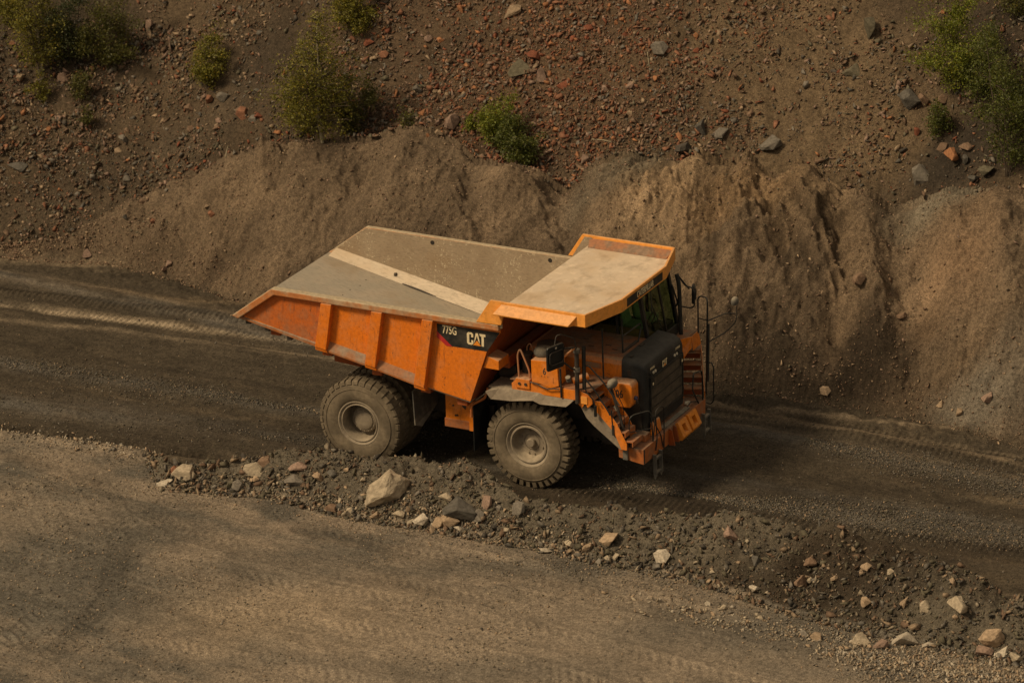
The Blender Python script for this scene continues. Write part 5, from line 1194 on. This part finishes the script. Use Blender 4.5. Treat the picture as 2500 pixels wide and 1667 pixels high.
scatter(62, lambda: (min(max(rx.gauss(1230, 190), 880), 1600), rx.uniform(10, 345)), lambda: rx.uniform(9, 19), ['red', 'brick', 'brick', 'orange', 'pink', 'grey', 'tan'],
        'small loose stone scattered over the red middle part of the scree', 'small stones of the red scree')
scatter(40, lambda: (rx.uniform(5, 590), rx.uniform(190, 520) if rx.random() < .8 else rx.uniform(10, 190)), lambda: rx.uniform(9, 20), ['brown', 'pink', 'grey', 'brick', 'tan', 'slate'],
        'small loose stone scattered over the dark left part of the scree', 'small stones of the left scree')
def onbank():
    px = rx.uniform(430, 2300); a = np.interp(px, [b[0] for b in bc], [b[1] for b in bc]); b_ = np.interp(px, [b[0] for b in bf], [b[1] for b in bf]); return px, a+(b_-a)*rx.betavariate(2.2, 1.3)
scatter(46, onbank, lambda: rx.uniform(10, 20), ['pale', 'tan', 'grey', 'grey', 'tan', 'slate'], 'small loose stone half sunk in the bank of rubble', 'small stones of the rubble bank')

# ---- uncountable chips: real little stones, one mesh per kind
TPL = []
for i in range(7):
    me = rock_mesh(300+i, 7, 0.75, 0, 0); bm = bmesh.new(); bm.from_mesh(me); bmesh.ops.triangulate(bm, faces=bm.faces)
    TPL.append((np.array([v_.co[:] for v_ in bm.verts]), np.array([[v_.index for v_ in f.verts] for f in bm.faces]))); bm.free(); bpy.data.meshes.remove(me)
def chips(name, label, P, size, colr, flat=0.6, sinkf=0.10):
    n = len(P); nr = soil_normal(P[:, 0], P[:, 1], 0.05); z = terrain(P[:, 0], P[:, 1])
    base = np.c_[P, z]+nr*(size*(0.5*flat-sinkf))[:, None]
    q = rng.normal(size=(n, 4)); q /= np.linalg.norm(q, axis=1, keepdims=True); a, b, c, d = q.T
    Rm = np.stack([np.stack([1-2*(c*c+d*d), 2*(b*c-a*d), 2*(b*d+a*c)], -1), np.stack([2*(b*c+a*d), 1-2*(b*b+d*d), 2*(c*d-a*b)], -1), np.stack([2*(b*d-a*c), 2*(c*d+a*b), 1-2*(b*b+c*c)], -1)], 1)
    sc = size[:, None]*np.stack([rng.uniform(.9, 1.5, n), rng.uniform(.55, 1.0, n), rng.uniform(.25, .6, n)], -1); kind = rng.integers(0, len(TPL), n); Vs, Fs, Cs = [], [], []; off = 0
    for k_, (tv, tf) in enumerate(TPL):
        ix = np.where(kind == k_)[0]
        if not len(ix): continue
        vv = np.einsum('nij,nvj->nvi', Rm[ix], tv[None]*sc[ix][:, None, :])+base[ix][:, None, :]
        Vs.append(vv.reshape(-1, 3)); Fs.append((tf[None]+(np.arange(len(ix))*len(tv))[:, None, None]+off).reshape(-1, 3)); Cs.append(np.repeat(colr[ix], len(tv), 0)); off += len(ix)*len(tv)
    me = mesh_np(name, np.concatenate(Vs), np.concatenate(Fs), M['chips'], False, np.concatenate(Cs))
    return tag(link(name, me), label, 'stones', kind='stuff')
def sample(n, u0, u1, v0f, v1f, dens):
    out = []
    tot = 0
    while tot < n:
        uu = rng.uniform(u0, u1, n); a = v0f(uu); b = v1f(uu); vv = a+(b-a)*rng.uniform(0, 1, n)
        keep = rng.uniform(0, 1, n) < dens(uu, vv); xx, yy = toXY(uu[keep], vv[keep]); out.append(np.c_[xx, yy]); tot += keep.sum()
    return np.concatenate(out)[:n]
iV0 = lambda q: np.interp(q, US, V0S); iH = lambda q: np.interp(q, US, HS); iF0 = lambda q: np.interp(q, BU, BV); iBH = lambda q: np.interp(q, BU, BH)
def palette(n, cols, wts, var=.2):
    c = np.array([RC[k_] for k_ in cols])[rng.choice(len(cols), n, p=np.array(wts)/sum(wts))]; return c*rng.uniform(1-var, 1+var, (n, 1))
def logn(n, m, s, lo, hi): return np.clip(m*np.exp(rng.normal(size=n)*s), lo, hi)
def cdens(uu, vv):
    a, b = uv_of_px(1250, 200); d = np.exp(-((uu-a)/5.5)**2-((vv-b)/4.2)**2); c, e = uv_of_px(200, 300); d2 = np.exp(-((uu-c)/4.5)**2-((vv-e)/2.5)**2)
    return np.clip(0.22+.9*d+0.7*d2+0.9*fbm(uu*1.3, vv*1.3, 3, 4), 0.05, 1)
n = 52000; P = sample(n, -14.3, 14.3, lambda q: iV0(q)+iH(q)/MS-.06, lambda q: iV0(q)+iH(q)/MS+5.9, cdens)
pu, pv = toUV(P[:, 0], P[:, 1]); a, b = uv_of_px(1250, 200)
redp = np.exp(-((pu-a)/5.2)**2-((pv-b)/3.5)**2); isr = rng.uniform(0, 1, n) < redp*.75+.22
colr = np.where(isr[:, None], palette(n, ['red', 'brick', 'orange', 'pink', 'brown', 'grey'], [2.2, 5, 1.0, 2.5, 5, 2.2]), palette(n, ['brown', 'olive', 'grey', 'tan', 'slate', 'pink', 'dark'], [6, 3.5, 1.6, 2.4, 1.5, 1.4, 2.2]))*0.85
chips('scree_rubble', 'loose red and grey stone chips covering the scree hillside', P, logn(n, .042, .60, .016, .20), colr)
n = 3000; P = sample(n, -14.3, 14.3, lambda q: iV0(q)+iH(q)/MS, lambda q: iV0(q)+iH(q)/MS+5.2, lambda uu, vv: cdens(uu, vv)**1.6)
pu, pv = toUV(P[:, 0], P[:, 1]); isr = rng.uniform(0, 1, n) < np.exp(-((pu-a)/5.0)**2)*.75+.2
colr = np.where(isr[:, None], palette(n, ['brick', 'orange', 'pink', 'red', 'brown'], [5, 2.2, 2.5, 1.5, 3]), palette(n, ['brown', 'tan', 'grey', 'pink', 'olive'], [4, 2, 2, 1.5, 2]))*.82
chips('scree_slabs', 'flat angular reddish and brown fragments mixed into the scree', P, logn(n, .105, .35, .06, .22), colr)
n = 18000; P = sample(n, -14.3, 14.3, lambda q: iV0(q)-.2, lambda q: iV0(q)+iH(q)/MS+.3, lambda uu, vv: np.clip(.35+.8*fbm(uu*1.1, vv*1.1, 3, 24)+.5*(vv-iV0(uu) < .8), .03, 1))
chips('mound_clods', 'small earth clods and stones on the brown mounds', P, logn(n, .032, .45, .014, .10), palette(n, ['brown', 'tan', 'pink', 'olive'], [6, 2.5, 1.2, 1])*.95)
n = 15000; P = sample(n, -11, 13.4, lambda q: iF0(q)-.3, lambda q: iF0(q)+iBH(q)/BS+.45, lambda uu, vv: np.clip(iBH(uu)*3, 0, 1)*np.clip(.5+.6*fbm(uu*1.2, vv*1.2, 3, 25)+.3*(vv < iF0(uu)+.35), .05, 1))
chips('bank_rubble', 'broken stone rubble covering the low bank', P, logn(n, .046, .62, .016, .20), palette(n, ['olive', 'grey', 'tan', 'brown', 'slate', 'pale', 'dark'], [5, 3, 2.4, 3, 1.2, .9, 1.6])*.74)
# grit lying in bands along the road
def band(a, b, wd, n, x0=-20, x1=20):
    (c, s), _, _ = gl(a, b); xs = rng.uniform(x0, x1, n); ys = c+s*xs+rng.normal(size=n)*wd*(.7+.5*np.sin(xs*.6)); return np.c_[xs, ys]
P = np.concatenate([band((0, 830), (640, 935), .30, 6000, -15, 1), band((1200, 1080), (2352, 1235), .45, 17000, 5.5, 20), band((1700, 985), (2352, 1120), .38, 7500, 9, 20), band((0, 930), (600, 1000), .8, 1500, -12, 2),
                    np.c_[rng.uniform(-14, 18, 3500), rng.uniform(-3, 5, 3500)]])
n = len(P); chips('road_grit', 'grey crushed stone lying in bands on the haul road', P, logn(n, .032, .36, .014, .065), palette(n, ['grey', 'slate', 'olive', 'tan', 'dark'], [4, 3, 2, 1.2, 1])*.85)
n = 24000; P = sample(n, -14, 14, lambda q: q*0-16, lambda q: iF0(q)-.02, lambda uu, vv: np.clip(.12+.75*fbm(uu*.6, vv*.9, 3, 26)+.6*np.exp(-((vv-iF0(uu)+.4)/.7)**2)+.5*np.exp(-((uu+10.5)/2.0)**2), .02, 1))
chips('ground_gravel', 'fine gravel scattered over the flat ground', P, logn(n, .028, .42, .011, .07), palette(n, ['grey', 'olive', 'tan', 'slate', 'pale'], [3, 2, 3, 1.5, 1.6])*.9)
def lin(p, q, wd, n):
    a, b = onz(*p), onz(*q); t = rng.uniform(0, 1, n); return np.c_[a[0]+(b[0]-a[0])*t+rng.normal(size=n)*wd, a[1]+(b[1]-a[1])*t+rng.normal(size=n)*wd]
P = np.concatenate([lin((1560, 1400), (2352, 1525), .20, 500), lin((1880, 1495), (2352, 1568), .28, 1100), lin((1940, 1530), (2352, 1590), .35, 900), lin((-40, 980), (360, 1045), .22, 900), lin((500, 1105), (1300, 1262), .22, 600), lin((1400, 1370), (2000, 1500), .35, 400)])
P = np.concatenate([P, lin((1620, 1432), (2352, 1530), .16, 700), lin((1900, 1500), (2330, 1560), .22, 700), lin((930, 1190), (1130, 1215), .20, 170), lin((1180, 1240), (1420, 1292), .2, 200), lin((700, 1150), (900, 1190), .15, 130)])
n = len(P); chips('pale_gravel', 'pale crushed stone along the foot of the bank and its left end', P, logn(n, .044, .48, .016, .13), palette(n, ['pale', 'white', 'tan', 'grey'], [4, 2, 3, 3])*.98)

# ------------------------------------------------------------------ shrubs and birches
def plant(px, py, top, hw, nl, label, kind='shrub', tone=(.085, .105, .014), pale=False, stems=4, lean=(0.04, 0), density=1.0, leaf=.030, widest=.35, name=None, cat=None, group=None, seed=0):
    r = np.random.default_rng(seed+int(px)*7+int(py)); p = Vector(ground_at(px, py)); Hh = (py-top)*PXM/.93*1.13; W_ = hw*PXM*1.5
    root = empty(name or kind, p); tag(root, label, cat or kind, group)
    mb = MB(); mt = MB(); L = []; ends = []
    hx = Vector((hr[0], hr[1], 0)); hvv = Vector((hv[0], hv[1], 0))
    for s_ in range(stems):
        one = pale and s_ == 0
        tilt = (Vector((0, 0, 0)) if one else (hx*r.normal()*.30*W_/Hh*1.5+hvv*r.normal()*.25*W_/Hh*1.5)) + hx*lean[0]
        hh = Hh*(1 if s_ == 0 else r.uniform(.55, .95)); pts = []; wob = Vector((0, 0, 0))
        for i in range(9):
            t = i/8; wob += Vector((r.normal(), r.normal(), 0))*.012*hh; pts.append(Vector((0, 0, -.05))+(Vector((0, 0, 1))+tilt)*hh*t*.97+wob)
        r0 = (.030 if pale else .014)*Hh/3+.008
        (mb if s_ == 0 else mt).tube(pts, [r0*(1 if s_ == 0 else .45)*(1-.8*i/8) for i in range(9)], 6)
        nb_ = max(8, int(34*density/max(1, stems*.35)*(hh/Hh)))
        for b_ in range(nb_):
            t = r.uniform(.10, .98); q = pts[min(int(t*8), 7)].lerp(pts[min(int(t*8)+1, 8)], t*8-int(t*8))
            prof = min(1, (t/widest)**.6) if t < widest else max(.18, ((1-t)/(1-widest)))**.75
            ln = W_*prof*r.uniform(.45, 1.1)*(1 if stems < 3 else .8); az = r.uniform(0, 2*math.pi); rise = r.uniform(.15, .8)
            dv = Vector((math.cos(az), math.sin(az), rise)).normalized(); bend = Vector((r.normal(), r.normal(), -.4))*.12*ln
            bp = [q+dv*ln*k_/4+bend*(k_/4)**2 for k_ in range(5)]; mt.tube(bp, [r0*.34*(1-.8*k_/4)+.0015 for k_ in range(5)], 4); ends.append((bp, ln))
    root_col = None
    nl = int(nl*1.3); wts = np.array([e[1] for e in ends])+.18; wts /= wts.sum(); wts = wts*r.uniform(.05, 1.0, len(wts))**2; wts /= wts.sum(); cnt = r.multinomial(nl, wts)
    for (bp, ln), c_ in zip(ends, cnt):
        if c_ == 0: continue
        nk = max(1, int(c_/22)); 
        tt = np.clip(r.beta(2.2, 1.1, nk), .12, 1)*4; ii = np.minimum(tt.astype(int), 3); A = np.array([v_[:] for v_ in bp]); cen = A[ii]+(A[ii+1]-A[ii])*(tt-ii)[:, None]+r.normal(size=(nk, 3))*.06*(.4+ln)
        w = r.integers(0, nk, c_); L.append(cen[w]+r.normal(size=(c_, 3))*np.array([.085, .085, .07])*(.6+.5*Hh/2))
    L = np.concatenate(L); L[:, 2] = np.maximum(L[:, 2], -.05+.02); n = len(L)
    a = r.normal(size=(n, 3)); a /= np.linalg.norm(a, axis=1, keepdims=True); b = np.cross(a, r.normal(size=(n, 3))); b /= np.linalg.norm(b, axis=1, keepdims=True)
    sz = leaf*1.3*r.uniform(.6, 1.3, n)[:, None]
    Q = np.stack([L-a*sz*.8, L+b*sz*.42-a*sz*.1, L+a*sz*.8, L-b*sz*.42-a*sz*.1], 1).reshape(-1, 3); F_ = np.arange(4*n).reshape(-1, 4)
    c = np.array(tone)[None]*r.uniform(.6, 1.4, (n, 1)); yl = r.uniform(0, 1, n) < .10; c[yl] = c[yl]*np.array([1.6, 1.25, .9]); c = np.repeat(c, 4, 0)
    me = mesh_np('crown', Q, F_, M['leaf'], False, c); link('crown', me, root)
    mb.build('trunk', 'bark' if pale else 'twig', root, smooth=True); mt.build('branches', 'twig', root, smooth=True)
    return root
G1 = (.150, .142, .013); G2 = (.080, .082, .011); G3 = (.150, .175, .013); G4 = (.078, .094, .011)
plant(738, 322, 35, 112, 9000, 'tall slender birch with a pale trunk standing behind the left mound', 'birch_tree', G1, True, 3, (-.045, 0), 2.6, cat='birch')
plant(690, 315, 170, 70, 3200, 'low leafy growth at the left foot of the tall birch', 'shrub', G1, False, 4)
plant(800, 300, 165, 62, 4200, 'dark low growth at the right foot of the tall birch', 'shrub', G2, False, 4)
plant(815, 82, -70, 64, 4600, 'dark green shrub cut by the top edge right of the birch top', 'shrub', G1, False, 5)
plant(472, 200, 55, 58, 3800, 'lone green bush on the scree left of the tall birch', 'bush', G1, False, 5)
plant(95, 232, 158, 28, 700, 'leftmost of the two small saplings on the left scree', 'sapling', G1, False, 2)
plant(182, 232, 150, 36, 1000, 'right one of the two small saplings on the left scree', 'sapling', G2, False, 3)
plant(208, 288, 238, 24, 420, 'smallest tuft of leaves, below the two left saplings', 'sapling', G2, False, 3)
plant(92, 165, -110, 92, 6600, 'yellowish birch with a thin pale trunk in the top left corner', 'birch_tree', G1, True, 3, (.0, 0), 2.0, cat='birch')
plant(250, 160, -60, 70, 5600, 'dark broad shrub right of the corner birch', 'shrub', G2, False, 5)
plant(168, 150, -60, 80, 5600, 'darkest shrub between the corner birch and its right neighbour', 'shrub', (.036, .046, .009), False, 5)
plant(20, 60, -60, 45, 1800, 'pale green shrub at the left picture edge', 'shrub', G1, False, 4)
plant(938, 290, 246, 22, 320, 'tiny weed on the left mound crest beside the tall birch', 'weed', G2, False, 3)
plant(1128, 325, 212, 42, 3600, 'bright green bush with an upright tip, right of the pear-shaped rock', 'bush', G3, False, 4, widest=.25)
plant(1165, 352, 262, 44, 3600, 'middle part of the sprawling bush, dark, between bright and lower bushes', 'bush', G4, False, 4)
plant(1205, 378, 288, 56, 5200, 'darker green bush lying against the mound crest', 'bush', G4, False, 5, widest=.4)
plant(1085, 300, 262, 20, 500, 'small leafy tuft at the left of the bright bush', 'weed', G3, False, 3)
plant(2188, 215, -25, 72, 7600, 'bright leafy shrub left in the right hand group', 'shrub', G3, False, 5, (-.12, 0))
plant(2240, 235, 60, 60, 4600, 'shrub filling the gap behind the bright right hand one', 'shrub', G4, False, 4)
plant(2158, 312, 225, 34, 1500, 'small shrub below the bright leafy one on the right', 'shrub', G4, False, 4)
plant(2315, 405, 80, 92, 11000, 'largest shrub, at the right picture edge', 'shrub', G4, False, 6)
plant(2335, 40, -60, 46, 1800, 'dark shrub in the top right corner', 'shrub', G2, False, 4)
# dry sticks on the slope
def stick(px0, py0, px1, py1, r0, label):
    a = Vector(ground_at(px0, py0)); b = Vector(ground_at(px1, py1)); m_ = (a+b)/2+Vector((0, 0, .05)); o_ = a.copy()
    mb = MB(); mb.tube([tuple(p_-o_) for p_ in (a+Vector((0, 0, .02)), m_, b+Vector((0, 0, .03)))], [r0, r0*.8, r0*.4], 6)
    ob = mb.build('stick', 'bark', None, smooth=True); ob.location = o_; tag(ob, label, 'stick')
stick(518, 362, 524, 338, .016, 'short pale stick poking up on the left mound shoulder')
stick(1487, 122, 1493, 172, .010, 'thin dry branch hanging below the grey angular rock')
stick(1612, 305, 1626, 268, .014, 'pale dry branch in the scree right of centre')
stick(1360, 322, 1410, 330, .014, 'curved dry branch low on the red scree')
